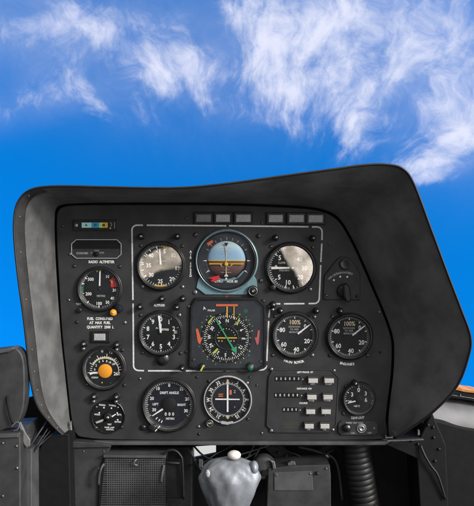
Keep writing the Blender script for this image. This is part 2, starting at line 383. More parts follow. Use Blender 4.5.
seg((269.8, 309.5), (268.8, 317.5)); seg((268.7, 321), (266.8, 361)); corner(261.8, 365, 4.8, 95, 180); seg((261.8, 369.9), (240, 370.3)); seg((236.7, 370.4), (226, 370.6)); seg((223, 370.6), (186, 370.8)); seg((182, 370.8), (148, 370.8))
b.build('border_line', 'line', pan)
# stencilled words
def placard(fn):
    q = MB(237, 253); fn(q); q.build('placard_text', 'white', pan)
placard(lambda b: b.text('RADIO  ALTIMETER', 101.5, 262, 2.6, L, sx=0.80, bold=0.03))
placard(lambda b: (b.text('FUEL  CONSUMED', 100, 318.8, 2.6, L, sx=0.84, bold=0.03), b.text('AT  MAX  FUEL', 100, 322.9, 2.6, L, sx=0.84, bold=0.03), b.text('QUANTITY  2500  L', 100.3, 327.2, 2.6, L, sx=0.84, bold=0.03)))
placard(lambda b: b.text('ALTITUDE', 159.3, 305.4, 2.2, L, sx=0.75, bold=0.03))
placard(lambda b: [b.text(ch, 190.7, 251.8 + i * 3.0, 2.3, L, bold=0.03) for i, ch in enumerate('AIR SPEED') if ch != ' '])
placard(lambda b: b.arctext('MAIN ROTOR', 294.7, 334.6, 28.0, 200, 163, 2.4, L, under=True, bold=0.03))
placard(lambda b: b.arctext('ENGINES', 349, 336, 28.4, 197, 171, 2.4, L, under=True, bold=0.03))
placard(lambda b: b.text('TEMP.OUT', 357.5, 417.8, 2.5, L, rot=-2, sx=0.8, bold=0.03))
placard(lambda b: b.text('TEST', 78.5, 304.2, 1.7, L, bold=0.02))
def screw(parent, u, v, r=1.7, d=0.0, m='satin', name='screw'):
    q = MB(0, 0); q.lathe(0, 0, [(r, -0.1), (r, 0.5), (r * 0.75, 1.0), (0, 1.15)], 14)
    o = q.build(name, 'steel' if (m == 'satin' and random.random() < 0.22) else m, parent); o.location = (u * S, -d * S, -v * S)
    a = random.uniform(0, 180); q = MB(0, 0); q.line(-r * 0.7 * cos(R(a)), -r * 0.7 * sin(R(a)), r * 0.7 * cos(R(a)), r * 0.7 * sin(R(a)), 0.45, 1.2)
    s_ = q.build('slot', random.choice(['matt', 'steel', 'steel']), o); return o
for u, v in [(63, 226), (70, 254), (187, 218), (189, 306.5), (379, 312), (140, 378.7), (197, 377), (199, 434), (262, 433), (257, 385), (380, 352), (69, 300), (186, 352), (262, 223), (329, 243), (330, 380), (250, 377)]:
    screw(pan, u - 237, v - 253, 1.4 if u < 250 else 1.2)

# shroud: pairs of inner and outer outline points and the forward depth of the outer one
PAIRS = [((74, 435), (67, 437), 22), ((70, 422), (52, 423), 30), ((67.5, 400), (38.5, 405), 40), ((64.5, 372), (32, 380), 46), ((61.5, 345), (28, 345), 50),
         ((59.2, 318), (24.5, 315), 54), ((56.8, 284), (20, 282), 58), ((55, 250), (16.3, 248), 60), ((54.4, 222), (15.3, 222), 62), ((55.6, 209), (19, 203), 64),
         ((62, 204.6), (31, 191), 66), ((80, 203), (55, 187.3), 68), ((115, 202.6), (105, 188), 70), ((150, 202.5), (150, 189), 72), ((190, 202.5), (190, 188.3), 74),
         ((230, 203), (235, 183.7), 76), ((270, 204.4), (285, 176.8), 78), ((306, 206.4), (332, 170.4), 80), ((323.5, 209.5), (363, 166.2), 80), ((336, 215.3), (386, 165.6), 80),
         ((345, 225.8), (402, 169.8), 80), ((357, 248), (413, 185), 78), ((372, 282), (430, 230), 76), ((386, 315), (447, 276), 74), ((392.8, 335.5), (460, 310), 72),
         ((394.5, 350), (469, 336), 70), ((393.5, 375), (467.5, 355), 66), ((390.5, 400), (456, 385), 58), ((388.5, 421), (431, 412), 46), ((389, 436), (396, 436.5), 30)]
NS = 8
inn = smooth_open([p[0] for p in PAIRS], NS); outr = smooth_open([(*p[1], p[2]) for p in PAIRS], NS)
N = len(inn)
def outer_xy(i):
    u, v, d = outr[i]; k = K(d); return ((u - 237) * k, (v - 253) * k, d)
def inner_xy(i): return (inn[i][0] - 237, inn[i][1] - 253)
def loft_pt(i, t):
    a = inner_xy(i); o = outer_xy(i)
    w = i / (N - 1)
    pw = 0.75 if w < 0.3 else (0.75 + min(1, (w - 0.3) / 0.1) * 0.15)
    return (a[0] + (o[0] - a[0]) * t, a[1] + (o[1] - a[1]) * t, -1.0 + (o[2] + 1) * (t ** pw))
def nrm(i):
    a = outer_xy(max(0, i - 1)); c = outer_xy(min(N - 1, i + 1)); e = Vector((c[0] - a[0], c[1] - a[1])).normalized(); return (e.y, -e.x)
def strip(i0, i1, rings, name, m, par):
    """rings: functions i -> (u, v, d)"""
    q = MB(0, 0); g = [[q.V(*f(i)) for i in range(i0, i1 + 1)] for f in rings]
    for A, B in zip(g, g[1:]):
        for j in range(len(A) - 1): q.F([A[j], A[j + 1], B[j + 1], B[j]], True)
    return q.build(name, m, par)
hood = root('glare_shield', 'big black vinyl cockpit hood wrapped round the instrument panel, against the blue sky', 'cockpit hood')
iL = 10 * NS + 4     # the worn grey lining ends round the upper left corner
tb = 0.74
lt = lambda t, dd=0.0: (lambda i: (loft_pt(i, t)[0], loft_pt(i, t)[1], loft_pt(i, t)[2] + dd))
def vary(i, a):      # the trim fades out in width towards the top
    return a
back = [lt(0, -16), lt(0, 0)]
def inw(dd, f):
    def g_(i):
        a = inner_xy(i); c = (305 / 2 - 75 - 0, 320 - 253); return (a[0] + (c[0] - 60 - a[0]) * f, a[1] + (c[1] - a[1]) * f, dd)
    return g_
strip(0, N - 1, [inw(-9, 0.07), inw(-9, 0.0), lt(0.0, 0.0)], 'inner_wall', 'matt', hood)
strip(0, iL, [lt(t) for t in (0.0, 0.05, .12, .2, .3, .4, .5, .6, .7, tb)], 'side_lining', 'lining', hood)
strip(0, iL, [lt(tb), lt(tb, 1.6), lt(tb + .04, 2.4), lt(0.87, 2.2), lt(0.97, 2.0), lt(1.0, 1.4)], 'edge_trim', 'trim', hood)
strip(iL, N - 1, [lt(t) for t in (0.0, 0.04, .1, .2, .3, .4, .5, .6, .7, .8, .9, .96, 1.0)], 'shroud_skin', 'shroud', hood)
def off(w, dd):
    def f(i):
        o = outer_xy(i); n = nrm(i); return (o[0] + n[0] * w, o[1] + n[1] * w, o[2] + dd)
    return f
sgn = 1 if (nrm(5 * NS)[0] < 0) else -1
strip(0, N - 1, [off(-0.4 * sgn, 1.2), off(0.2 * sgn, 2.6), off(1.2 * sgn, 2.6), off(1.9 * sgn, 1.2), off(1.9 * sgn, -1)], 'rolled_edge', 'rubber', hood)
strip(0, N - 1, [off(1.5 * sgn, -0.6), off(0.8 * sgn, -25), off(0.0, -70), off(-2 * sgn, -150)], 'outer_skin', 'shroud', hood)
# stitching / rivets on the trim
for j, i in enumerate(list(range(6, 36, 5)) + list(range(44, 84, 11))):
    p = loft_pt(i, 0.87); q = MB(0, 0); q.lathe(0, 0, [(0.75, 0), (0.7, 0.5), (0.35, 0.8), (0, 0.85)], 12)
    o = q.build('rivet', 'steel', hood); o.location = (p[0] * S, -(p[2] + 2.1) * S, -p[1] * S)
# small clip in the lower left and right corner
b = MB(237, 253); b.prism([(70, 437), (67, 433), (70.5, 424), (73, 419), (74, 430), (73, 437)], 5, 9, 0.8); b.build('corner_clip', 'steel', hood)
b = MB(237, 253); b.lathe(70, 431.5, [(1.8, 9), (1.8, 10.5), (0.8, 11), (0, 11)], 12); b.build('clip_bolt', 'chrome', hood)
b = MB(237, 253); b.prism([(384, 437), (384, 433.6), (385, 433.6), (385.4, 435.6), (390, 435.6), (390.6, 431), (391.8, 431), (391.5, 437)], 2, 6, 0.4); b.build('corner_clip', 'steel', hood)
# rib seam across the top skin
strip(11 * NS, 19 * NS, [lt(0.52, 0.2), lt(0.55, 0.9), lt(0.58, 0.2)], 'seam', 'shroud', hood)

# ================================================================== gauges
def gauge(name, label, cx, cy, R1, Rd, screws=(), dial='dial', cat='gauge', ring='satin', gl=True, wide=None, name_b='bezel', h=5.0, group=None):
    """round instrument: bezel ring, dial face, glass and mounting screws"""
    g = root(name, label, cat, cx, cy, 0, 1.0, group)
    w = R1 - Rd
    q = MB(); q.lathe(0, 0, [(R1, 0.02), (R1, 1.2), (R1 - 0.5, 1.9), (R1 - w * 0.35, 2.1), (R1 - w * 0.42, h * 0.9), (R1 - w * 0.55, h), (Rd + w * 0.2, h - 0.2), (Rd, h - 1.2), (Rd, 0.1)], 72)
    q.build(name_b, ring, g)
    if gl:
        q = MB(); q.lathe(0, 0, [(Rd - 0.02, h - 1.9), (Rd - 0.5, h - 2.2), (Rd - 1.0, 0.75)], 72); q.build('inner_chamfer', 'chamfer', g)
    q = MB(); q.disc(0, 0, Rd + 0.05, 0.5, 64); df = q.build('dial_face', dial, g)
    if gl:
        q = MB(); q.disc(0, 0, Rd, h - 1.6, 64); q.build('glass', 'glass', g)
    for u, v in screws: screw(g, u - cx, v - cy, 1.8)
    return g, df
def ticks(par, spec, m='white', name='tick_marks', d=0.62, u=0, v=0):
    q = MB()
    for a, r0, r1, w in spec: q.tick(a, r0, r1, w, d, u, v)
    return q.build(name, m, par)
def words(par, spec, m='white', name='numerals', d=0.62, bold=0.022):
    q = MB()
    for t, u, v, hh, *r in spec: q.text(t, u, v, hh, d, rot=(r[0] if r else 0), bold=bold, sx=(r[1] if len(r) > 1 else 0.92))
    return q.build(name, m, par)
def needle(par, a, r0, r1, w0, w1, m='white', d=1.6, name='needle', hub=1.2, hubm='satin', tail=0):
    q = MB(); sa, ca = sin(R(a)), -cos(R(a)); nx, ny = ca, -sa
    pts = [(r0 * sa + nx * w0 / 2, r0 * ca + ny * w0 / 2), (r1 * sa + nx * w1 / 2, r1 * ca + ny * w1 / 2), (r1 * sa - nx * w1 / 2, r1 * ca - ny * w1 / 2), (r0 * sa - nx * w0 / 2, r0 * ca - ny * w0 / 2)]
    q.prism(pts, d, d + 0.3); o = q.build(name, m, par)
    if hub:
        q = MB(); q.lathe(0, 0, [(hub, 0.5), (hub, d + 0.5), (hub * 0.6, d + 0.8), (0, d + 0.8)], 20); q.build('hub', hubm, par)
    return o
def rng(a, b_, n): return [a + (b_ - a) * i / n for i in range(n + 1)]

# --- radio altimeter
g, df = gauge('radio_altimeter', 'round dial with a red arc, under the words RADIO ALTIMETER', 99.9, 289, 23, 19.6,
              [(74.5, 266), (120, 266.5), (77, 322), (125, 322.5)])
ticks(df, [(a, 17.2, 19, 0.45) for a in rng(-45, -175, 26)] + [(a, 16.2, 19.2, 0.8) for a in (-52, -72, -105, -138, -178)] + [(a, 17.5, 19, 0.35) for a in rng(20, 170, 20)])
ticks(df, [(a, 16.2, 18.8, 0.8) for a in (-96, -91, -86, -80)], 'green', 'green_marks')
words(df, [('500', -9, -9.6, 3.1), ('10', 7.6, -12.4, 3.0), ('30', 14.6, 1.3, 2.9), ('40', 12.6, 9.4, 2.9), ('50', 7.7, 13.4, 2.9), ('100', -0.9, 14.6, 3.1), ('200', -11.2, 5.0, 3.1)])
words(df, [('METRES', 1.2, 7, 1.9)], 'dim', 'lettering')
q = MB(); q.arc(13, 17.5, 48, 66, 0.75); q.arc(11.6, 17.5, 66, 82, 0.75); q.build('red_bug', 'red', g)
q = MB(); q.rect(11.6, -8.5, 12.8, -5.5, 0.8); q.build('yellow_mark', 'lime', g)
q = MB(); q.poly([(-4, -18.6), (-1.5, -18.9), (-2.4, -16.6)], 0.8); q.rect(-0.4, -18.6, 1.4, -16.6, 0.8); q.build('index_mark', 'lime', g)
needle(g, 1.5, 3.2, 17.6, 1.5, 1.2, hub=1.0)
q = MB(); q.lathe(18.8, 19.6, [(4.4, 0.05), (4.4, 4), (3.6, 5), (0, 5)], 28); q.build('dark_knob', 'dialblue', g)
q = MB(); q.lathe(14.2, 23.2, [(3.5, 0.05), (3.4, 5), (2.8, 6.4), (1.4, 6.8), (0, 6.8)], 28); kb = q.build('yellow_knob', 'orange', g)
q = MB(); q.lathe(14.2, 23.2, [(1.2, 6.7), (1.0, 7.4), (0, 7.5)], 14); q.build('cap_screw', 'cream', kb)
q = MB(); q.lathe(-20, 21, [(2.6, 0.05), (2.6, 2.6), (2.0, 3.2), (0, 3.2)], 20); q.build('test_button', 'satin', g)

# --- fuel gauge
g, df = gauge('fuel_gauge', 'round fuel dial with a big orange disc in its middle, left edge of the panel', 104.3, 368, 22.6, 19.2, [(84, 349), (122.5, 350), (87, 384.5), (124.5, 385)])
ca = 1.0; cv = 3.2
ticks(df, [(a, 13.2 if i % 4 else 12.8, 15.2 if i % 4 else 17.6, 0.6) for i, a in enumerate(rng(-95, 40, 16))] + [(a, 13.2, 16.6, 0.6) for a in (38, 46, 54, 62, 74, 84)], u=ca, v=cv)
q = MB(); q.arc(13.2, 14.0, 40, 100, 0.63, ca, cv); q.build('scale_arc', 'white', df)
q = MB(); q.arc(13.0, 14.6, -60, 38, 0.60, ca, cv); q.arc(12.6, 13.4, -20, 30, 0.66, ca, cv); q.build('yellow_arc', 'cream', df)
words(df, [('4', -15.2, -11.4, 3.2, -35), ('8', -2.0, -17.3, 3.6, -5), ('12', 6.6, -15.8, 3.0, 10), ('260', 12.8, 5.8, 3.3), ('2', -8, -2.6, 2.2), ('4', -5, -6.2, 2.2), ('6', -1.2, -7.2, 2.2), ('8', 2.6, -6.8, 2.2), ('10', 5.6, -5.6, 2.0), ('0', -9.4, 1.6, 2.2)])
words(df, [('LEFT', 10.4, -4, 1.9), ('FORW', -9.2, 9.6, 1.7)], 'white', 'lettering')
q = MB(); q.poly([(-14.6, 4.9), (-11, 3.6), (-4, 3.8), (-4, 5.2), (-11, 5.6), (-14.0, 6.8)], 1.3); q.build('needle', 'white', g)
q = MB(); q.lathe(ca, cv - 0.4, [(7, 0.5), (7, 1.8), (6.4, 2.3), (0, 2.3)], 40); q.build('orange_disc', 'orange', g)
q = MB(); q.disc(-2, 14.5, 0.7, 0.8, 10); q.build('yellow_dot', 'amber', g)
q = MB(); q.disc(6.6, 14.8, 0.7, 0.8, 10); q.build('green_dot', 'dkgreen', g)

# --- intercom selector
g, df = gauge('selector_dial', 'small black selector disc with white dots, bottom left corner of the panel', 108.4, 416.2, 16.8, 15.8, [(95.5, 407), (120, 404.5), (96, 428), (121.5, 427)], gl=False, h=2.0)
words(df, [('RADIO', -6, -11.2, 1.6, 8), ('COMPASS', 4.2, -10.8, 1.6, 8, 0.75), ('AUDIO', -11, -1.8, 1.6, 6, 0.8), ('SETT.', 11, -1.5, 1.6, 5), ('EXTRA', 9.6, 5.6, 1.6, 2), ('TEST', 1.2, 8.2, 1.5), ('PANEL LAMP', 1.2, 11.2, 1.5, 2, 0.8), ('CONTROL', 1.6, 13.3, 1.4, 2, 0.8)], name='lettering')
q = MB()
for u, v in ((-4.3, -8.6), (3.2, -8.2), (-9, -3.6), (9, -3.4), (9.4, 3.4), (-11.6, 11.7), (-11.6, -9.4), (9.9, -9)): q.disc(u, v, 0.75, 0.66, 10)
q.build('dots', 'white', df)
q = MB(); q.lathe(0, 0, [(4.2, 0.5), (3.8, 3.4), (3.0, 4.2), (0, 4.4)], 12, sm=False); kn = q.build('centre_knob', 'satin', g)
q = MB(); q.lathe(0, 0.6, [(1.6, 4.3), (1.4, 5), (0, 5.2)], 12); q.build('knob_nut', 'chrome', kn)
q = MB(); q.prism([(3.4, -0.6), (7, -2.6), (7.8, -2), (4.2, 0.6)], 1, 2.4, 0.2); q.build('pointer', 'white', g)
q = MB(); q.prism([(-12.8, 5.4), (-5.2, 2.4), (-4.4, 3.6), (-6, 5.2), (-11.5, 7)], 1, 2.4, 0.3); q.build('lever_tab', 'dim', g)
q = MB(); q.tube(smooth_open([(11.2 - 2, -13.5, 3), (12.6, -11, 3), (15.0, -7, 3), (16.2, -3.2, 2), (16.0, -2.4, 1)], 5), 0.45, 8); q.build('wire', 'steel', g)

# --- airspeed dial (upper left) : reads 0..40 round
g, df = gauge('tachometer', 'round dial with two yellow arcs and a tan reflection, beside AIR SPEED', 161, 266, 25.2, 21.4, [(141, 245.5), (182.5, 246), (142.6, 286.6), (182.6, 286.8)])
q = MB(); q.arc(19.2, 21.2, 0, 30, 0.7); q.build('yellow_arc', 'yellow', df)
q = MB(); q.arc(19.2, 21.3, 164, 199, 0.7); q.arc(19.2, 21.3, 2, 38, 0.72); q.build('yellow_band', 'yellow', df)
q = MB(); q.arc(20.4, 21.0, 38, 160, 0.7); q.build('green_arc', 'green', df)
ticks(df, [(a, 19.2 if i % 5 else 17.6, 20.4, 0.4 if i % 5 else 0.9) for i, a in enumerate(rng(-125, 10, 30))] + [(a, 18.2, 20.2, 0.5) for a in rng(45, 235, 24)] + [(a, 17.2, 20.4, 0.9) for a in (-52, -85, -122, 16, 45, 95, 140, 178)])
words(df, [('4', -3.6, -14.6, 4.0), ('5', 3.6, -14.4, 4.0), ('40', -10, -10.4, 3.9), ('35', -12.2, -0.4, 3.9), ('30', -9.8, 9.0, 3.9), ('25', -0.6, 15.4, 3.9), ('20', 11, 13.2, 3.9), ('15', 17.0 - 0.6, 2.4, 3.9), ('10', 12.4, -10.4, 3.9)])
words(df, [('KM/H X10', 0.5, -4.8, 1.7)], 'dim', 'lettering')
needle(g, -4, 1.5, 17, 1.7, 1.2, hub=0)

# --- altimeter
g, df = gauge('altimeter', 'round altimeter dial numbered 0 to 9 under the word ALTITUDE', 161, 333, 23, 19.8, [(140.8, 315), (179.5, 315), (142.6, 352.6), (180.8, 353.2)])
ticks(df, [(a, 18.0, 19.6, 0.4) for a in rng(0, 352.8, 49)] + [(a, 16.6, 19.6, 0.9) for a in rng(0, 324, 9)])
words(df, [(str(n), 13.6 * sin(R(36 * n)) * (1.0), -13.6 * cos(R(36 * n)), 4.4) for n in range(10)])
words(df, [('ALT', -3.0, -5, 1.8), ('METRES', 3.6, -3.4, 1.9)], 'white', 'lettering')
q = MB(); q.rect(13.0, -2.6, 16.4, 0.6, 0.6); q.build('pressure_window', 'dim', df)
needle(g, -6, 1, 17.6, 0.9, 2.4, hub=1.0); needle(g, -4, 0, 9.5, 1.6, 2.8, d=2.0, name='short_needle', hub=0)
q = MB(); q.lathe(1.4, 26, [(6.8, 0.05), (6.4, 1.2), (0, 1.4)], 32); q.build('knob_boss', 'satin', g)
q = MB(); q.lathe(1.2, 26, [(3.6, 1.3), (3.3, 5), (2.6, 5.8), (0, 5.9)], 18, sm=False); q.build('setting_knob', 'satin', g)

# --- drift angle
g, df = gauge('drift_indicator', 'wide dial lettered DRIFT ANGLE, LEFT and RIGHT', 169, 404.6, 27.6, 24.2, [], dial='dialblue')
q = MB(); q.arc(21.3, 24.2, 0, 360, 0.58); q.build('grey_rim', 'grey', df)
ticks(df, [(a, 21.4, 23.4, 0.4) for a in rng(-120, 120, 48)] + [(a, 20.6, 23.6, 0.8) for a in (-120, -90, -60, -35, 0, 35, 60, 90, 120)])
words(df, [('0', 0.3, -19.4, 3.3), ('10', -11.2, -16.0, 3.1), ('10', 12.4, -15.4, 3.1), ('20', -17, -6.2, 3.1), ('20', 18.2, -5.6, 3.1), ('30', -14.8, 5.2, 3.1), ('30', 17, 6.2, 3.1)])
words(df, [('DRIFT ANGLE', 0.4, -11.8, 2.5, 0, 0.86), ('LEFT', -13.4, -0.4, 2.2), ('RIGHT', 12.6, 0.2, 2.2), ('METERS', 1.2, 14.0, 1.9)], 'white', 'lettering')
q = MB(); q.box(-5.4, 7.2, 6.4, 11.6, 0.5, 0.9); q.build('counter_window', 'matt', df)
words(df, [('0', -3.2, 9.4, 3.2), ('0', 0.6, 9.4, 3.2), ('0', 4.2, 9.4, 3.2)], 'white', 'counter_digits', d=1.0)
q = MB(); q.lathe(0.4, -1, [(7, 0.5), (7, 2.4), (6.3, 3), (0, 3)], 40); q.build('centre_cap', 'matt', g)
q = MB(); q.prism([(-6.6, 3.4), (-5.4, 4.8), (-16.4, 11.4), (-16.8, 10.6)], 1.2, 1.6); q.build('needle', 'white', g)
ticks(df, [(a, 17, 19.6, 0.9) for a in (222, 212, 203)], 'white', 'stop_marks')
q = MB(); q.lathe(-16, 22.6, [(4.6, 0.05), (4.2, 4), (3.4, 4.8), (0, 5)], 24); kn = q.build('setting_knob', 'satin', g)
q = MB(); q.prism([(-13.6, 25.2), (-13.0, 25.9), (-8.2, 20.6), (-9.0, 19.9)], 4, 4.8, 0.1); q.build('knob_pointer', 'white', kn)
q = MB(); q.lathe(-25.5, 22.5, [(3.0, 0.05), (2.8, 1.8), (0, 2.4)], 20); q.build('blank_cap', 'satin', g)

# --- attitude indicator
g = root('attitude_indicator', 'large attitude ball instrument, blue sky over brown ground, in a pale blue ring', 'gauge', 226.8, 260.7, 0, 1.0)
q = MB(); q.prism([(-29, 20), (-30.5, 27), (-21.5, 33.8), (18.8, 34), (30.5, 27.5), (29.6, 19), (24, 10), (-24, 10)], 0, 1.4, 0.4); q.build('mounting_plate', 'skyblue', g)
q = MB(); q.lathe(0, 0, [(31.4, 0.1), (31.4, 3), (30.6, 4.4), (29.6, 4.4), (29.0, 3.2)], 80); q.build('outer_ring', 'skyblue', g)
q = MB(); q.lathe(0, 0, [(29.2, 3.0), (28.6, 4.9), (27.9, 4.9), (27.4, 3.0), (27.4, 1.6)], 80); q.build('inner_ring', 'satin', g)
q = MB(); q.lathe(0, 0, [(30.3, 4.35), (30.3, 4.7), (29.9, 4.7), (29.9, 4.35)], 80); q.build('ring_highlight_edge', 'chrome', g)
q = MB(); q.lathe(0, 0, [(27.8, 1.5), (20.5, 1.5), (19.2, 0.6)], 64, sm=False); fc = q.build('fixed_face', 'navy', g)
def ballmat():
    m = bpy.data.materials.new('ball'); m.use_nodes = True; T = NT(m.node_tree); bs = m.node_tree.nodes['Principled BSDF']
    x, y, z = T.xyz(T.new('ShaderNodeTexCoord').outputs['Object'])
    zz = T.m('DIVIDE', z, S)
    c = T.mix(T.step(zz, -18, -6), (0.03, 0.02, 0.025), (0.13, 0.062, 0.055))
    c = T.mix(T.step(zz, -0.9, -0.7), c, (0.62, 0.50, 0.10)); c = T.mix(T.step(zz, 0.2, 0.4), c, (0.26, 0.44, 0.62))
    c = T.mix(T.step(zz, 7, 15), c, (0.46, 0.62, 0.68)); T.l.new(c, bs.inputs['Base Color']); bs.inputs['Roughness'].default_value = 0.5
    return m
M['ball'] = ballmat()
q = MB(); q.lathe(-0.6, 0, [(19.2 * cos(R(a)), 0.62 + 4.2 * sin(R(a))) for a in (0, 12, 25, 40, 55, 70, 82, 90)], 64); bl = q.build('ball', 'ball', g)
bl.location.z = 0.6 * S
def balld(u, v): return 0.62 + 4.2 * math.sqrt(max(0, 1 - ((u + .6) ** 2 + v ** 2) / 19.2 ** 2)) + 0.2
q = MB()
for v, w in ((-12, 5), (-9, 2.5), (-6, 5), (-3, 2.5), (3.5, 2.5), (6.5, 5), (9.5, 2.5), (12.2, 5)):
    dd = balld(w, v) + 0.12; q.rect(-0.6 - w, v - 0.2, -1.8, v + 0.2, dd); q.rect(0.6, v - 0.2, -0.6 + w, v + 0.2, dd)
q.build('pitch_ladder', 'dim', bl)
q = MB(); q.rect(-17.2, 3.4 - 1, -4, 3.8 - 0.8, 6.2); q.rect(3, 2.4, 16.4, 3.0, 6.2)
for i in range(20):
    pass
q.build('roll_bar', 'yellow', g)
q = MB(); q.prism([(-17.6, 2.6), (-6.4, 2.6), (-4.4, 4.4), (-5.2, 5.2), (-7, 3.6), (-17.6, 3.6)], 5.4, 5.8); q.prism([(16.8, 2.6), (5.6, 2.6), (3.6, 4.4), (4.4, 5.2), (6.2, 3.6), (16.8, 3.6)], 5.4, 5.8)
q.lathe(-0.6, 3.4, [(2.0, 5.2), (2.0, 6.0), (1.2, 6.3), (0, 6.3)], 16); q.build('aircraft_symbol', 'yellow', g)
q = MB(); q.prism([(-1, -14), (-0.2, -14), (-0.2, 15), (-1, 15)], 5.0, 5.2); q.build('vertical_bar', 'cream', g)
q = MB(); q.poly([(-2.6, -17.8), (1.6, -17.8), (-0.5, -14)], 5.0); q.build('bank_index', 'matt', g)
q = MB(); q.poly([(-2.6, 15.6), (1.6, 15.6), (-0.5, 12.2)], 5.0); q.rect(-1.3, 16.8, 0.3, 18.6, 5.0); q.rect(-1.1, 11, 0.1, 12, 5); q.build('lower_index', 'white', g)
ticks(fc, [(a, 20.6, 23.4, 0.5) for a in rng(-60, 60, 8)] + [(a, 21, 24, 0.5) for a in (90, 270, 120, 240)], 'dim', 'bank_marks', d=1.62)
ticks(fc, [(a, 20.2, 22.4, 0.8) for a in (90, 270, 119, 241)], 'white', 'side_marks', d=1.66)
q = MB(); q.poly([(-20, -17.4), (-14.6, -20.8), (-13.4, -18.6), (-18.4, -14.6)], 1.8); q.build('warning_flag', 'flag', g)
q = MB(); q.prism([(-18.6, 17.2), (-13, 15.8), (-8.2, 14.6), (-6.8, 15.8), (-8.0, 18.6), (-13.6, 21.2), (-16, 19.6), (-13.6, 18.4)], 4.8, 5.2); q.build('pitch_flag', 'red', g)
words(fc, [('GYRO', -8, 20.6, 2.4), ('HOR 80', 5.4, 20.8, 2.4)], 'white', 'lettering', d=1.7)
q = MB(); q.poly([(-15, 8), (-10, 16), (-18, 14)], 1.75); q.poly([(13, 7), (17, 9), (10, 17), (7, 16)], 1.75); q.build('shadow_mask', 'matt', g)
q = MB(); q.rect(-0.8, 35, 0.4, 38.5, 0.3); q.build('red_mark', 'red', g)
q = MB(); q.disc(0, 0, 27.4, 6.6, 64); q.build('glass', 'glass', g)
q = MB(); q.lathe(26, 30.2, [(5.6, 0.1), (5.5, 4), (4.8, 5.2), (4.4, 5.2), (4.2, 4.6)], 32); kn = q.build('setting_knob', 'satin', g)
q = MB(); q.lathe(26, 30.2, [(4.5, 5.1), (4.5, 5.5), (3.7, 5.5), (3.7, 5.0)], 32); q.build('knob_ring', 'steel', kn)
q = MB(); q.lathe(26, 30.2, [(4.2, 4.6), (1.8, 4.6), (1.4, 5.8), (0, 6)], 20); q.build('knob_centre', 'black', kn)
q = MB(); q.disc(26, 30.2, 0.9, 6.1, 14); q.build('knob_dot', 'dim', kn)
for u, v in ((-31.2, -26), (31.5, -24.5), (-31.8, 31.6), (34, 20)): screw(g, u, v, 2.4)

# --- horizontal situation indicator
g = root('compass_indicator', 'large compass instrument with a green needle, centre of the panel', 'gauge', 227, 337.6, 0, 1.0)
octo = [(-31.5, -40.2), (30.5, -40.2), (38.8, -32), (39.2, 28.6), (31, 32.8), (-30, 32.8), (-38.2, 28.6), (-36.6, -31)]
q = MB(); n = len(octo); o_in = inset(octo, 2.6)
A = [q.V(p[0], p[1], 0.05) for p in octo]; B = [q.V(p[0], p[1], 2.6) for p in octo]; B2 = [q.V(p[0], p[1], 3.4) for p in inset(octo, 0.8)]; Cc = [q.V(p[0], p[1], 3.4) for p in inset(octo, 2.0)]; Dd = [q.V(p[0], p[1], 0.9) for p in o_in]
for X, Y in ((A, B), (B, B2), (B2, Cc), (Cc, Dd)):
    for i in range(n): q.F([X[i], X[(i + 1) % n], Y[(i + 1) % n], Y[i]])
q.build('frame', 'satin', g, fix=True)
q = MB(); q.poly(o_in, 0.9); df = q.build('face_plate', 'navy', g)
q = MB(); q.poly(inset(octo, 2.4), 3.0); q.build('glass', 'glass', g)
q = MB(); q.lathe(-0.6, 0, [(25.4, 0.9), (25.2, 1.4), (24.6, 1.4)], 64); q.disc(-0.6, 0, 25, 1.35, 64); rose = q.build('compass_card', 'matt', g)
ticks(rose, [(a, 20.6 if i % 2 else 19.6, 22.6, 0.5) for i, a in enumerate(rng(3, 358, 71))], d=1.5, u=-0.6)
words(rose, [(t, -0.6 + 16.9 * sin(R(a)), -16.9 * cos(R(a)), 3.3, a if abs(a) != 180 else 180) for t, a in (('N', 3), ('3', 33), ('6', 63), ('E', 93), ('12', 123), ('15', 153), ('S', 183), ('21', 213), ('24', 243), ('W', 273), ('30', 303), ('33', 333))], d=1.5)
ticks(rose, [(a, 23.6, 24.6, 0.9) for a in rng(0, 345, 23)], 'dim', 'outer_dots', d=1.5, u=-0.6)
ticks(df, [(a, 26.0, 27.4, 0.9) for a in (-66, -48, -36, -92, -120, -135, 210, 160, 140, 120, 75, 60, 48, 30)], 'lime', 'bearing_dots', d=1.05, u=-0.6)
q = MB(); q.lathe(-0.6, 0, [(12.2, 1.4), (12.2, 2.0), (11.2, 2.0), (11.0, 1.5)], 48); q.build('inner_ring', 'satin', g)
q = MB()
for a in rng(-90, 90, 10): q.tick(a, 8.6, 9.6, 0.5, 1.5, -0.6, 0)
for u in (-8, -5, 4, 7): q.disc(u, 3.2, 0.55, 1.5, 10)
q.build('deviation_dots', 'white', rose)
ticks(rose, [(a, 13.0, 14.2, 0.5) for a in rng(0, 330, 11)], 'green', 'inner_marks', d=1.5, u=-0.6)
ticks(df, [(a, 28, 29.2, 0.9) for a in (-58, -42, 44, 52, 66, 128, 150, 202, 222, -108)], 'green', 'green_dots', d=1.05, u=-0.6)
q = MB(); q.prism([(-9.4, -0.5), (10, -0.5), (10, 0.7), (-9.4, 0.7)], 1.8, 2.0); q.build('lateral_bar', 'yellow', g)
q = MB(); q.prism([(-11.0, -17.2), (-10.0, -17.8), (7.6, 11.2), (6.2, 12.0)], 2.1, 2.4); q.prism([(3.8, 11.6), (9.6, 8.2), (9.8, 15.4)], 2.1, 2.5); q.build('green_needle', 'green', g)
q = MB(); q.prism([(-14.8, 15.0), (-13.0, 16.2), (-8.4, 11.2), (-9.8, 10.2)], 2.1, 2.4); q.prism([(-19.4, -15), (-18, -13.8), (-13.4, -20.6), (-14.2, -21.4)], 1.5, 1.8); q.prism([(9.2, -13.2), (10.6, -12.4), (13, -19.6), (12.2, -20)], 2.1, 2.4); q.build('yellow_pointer', 'lime', g)
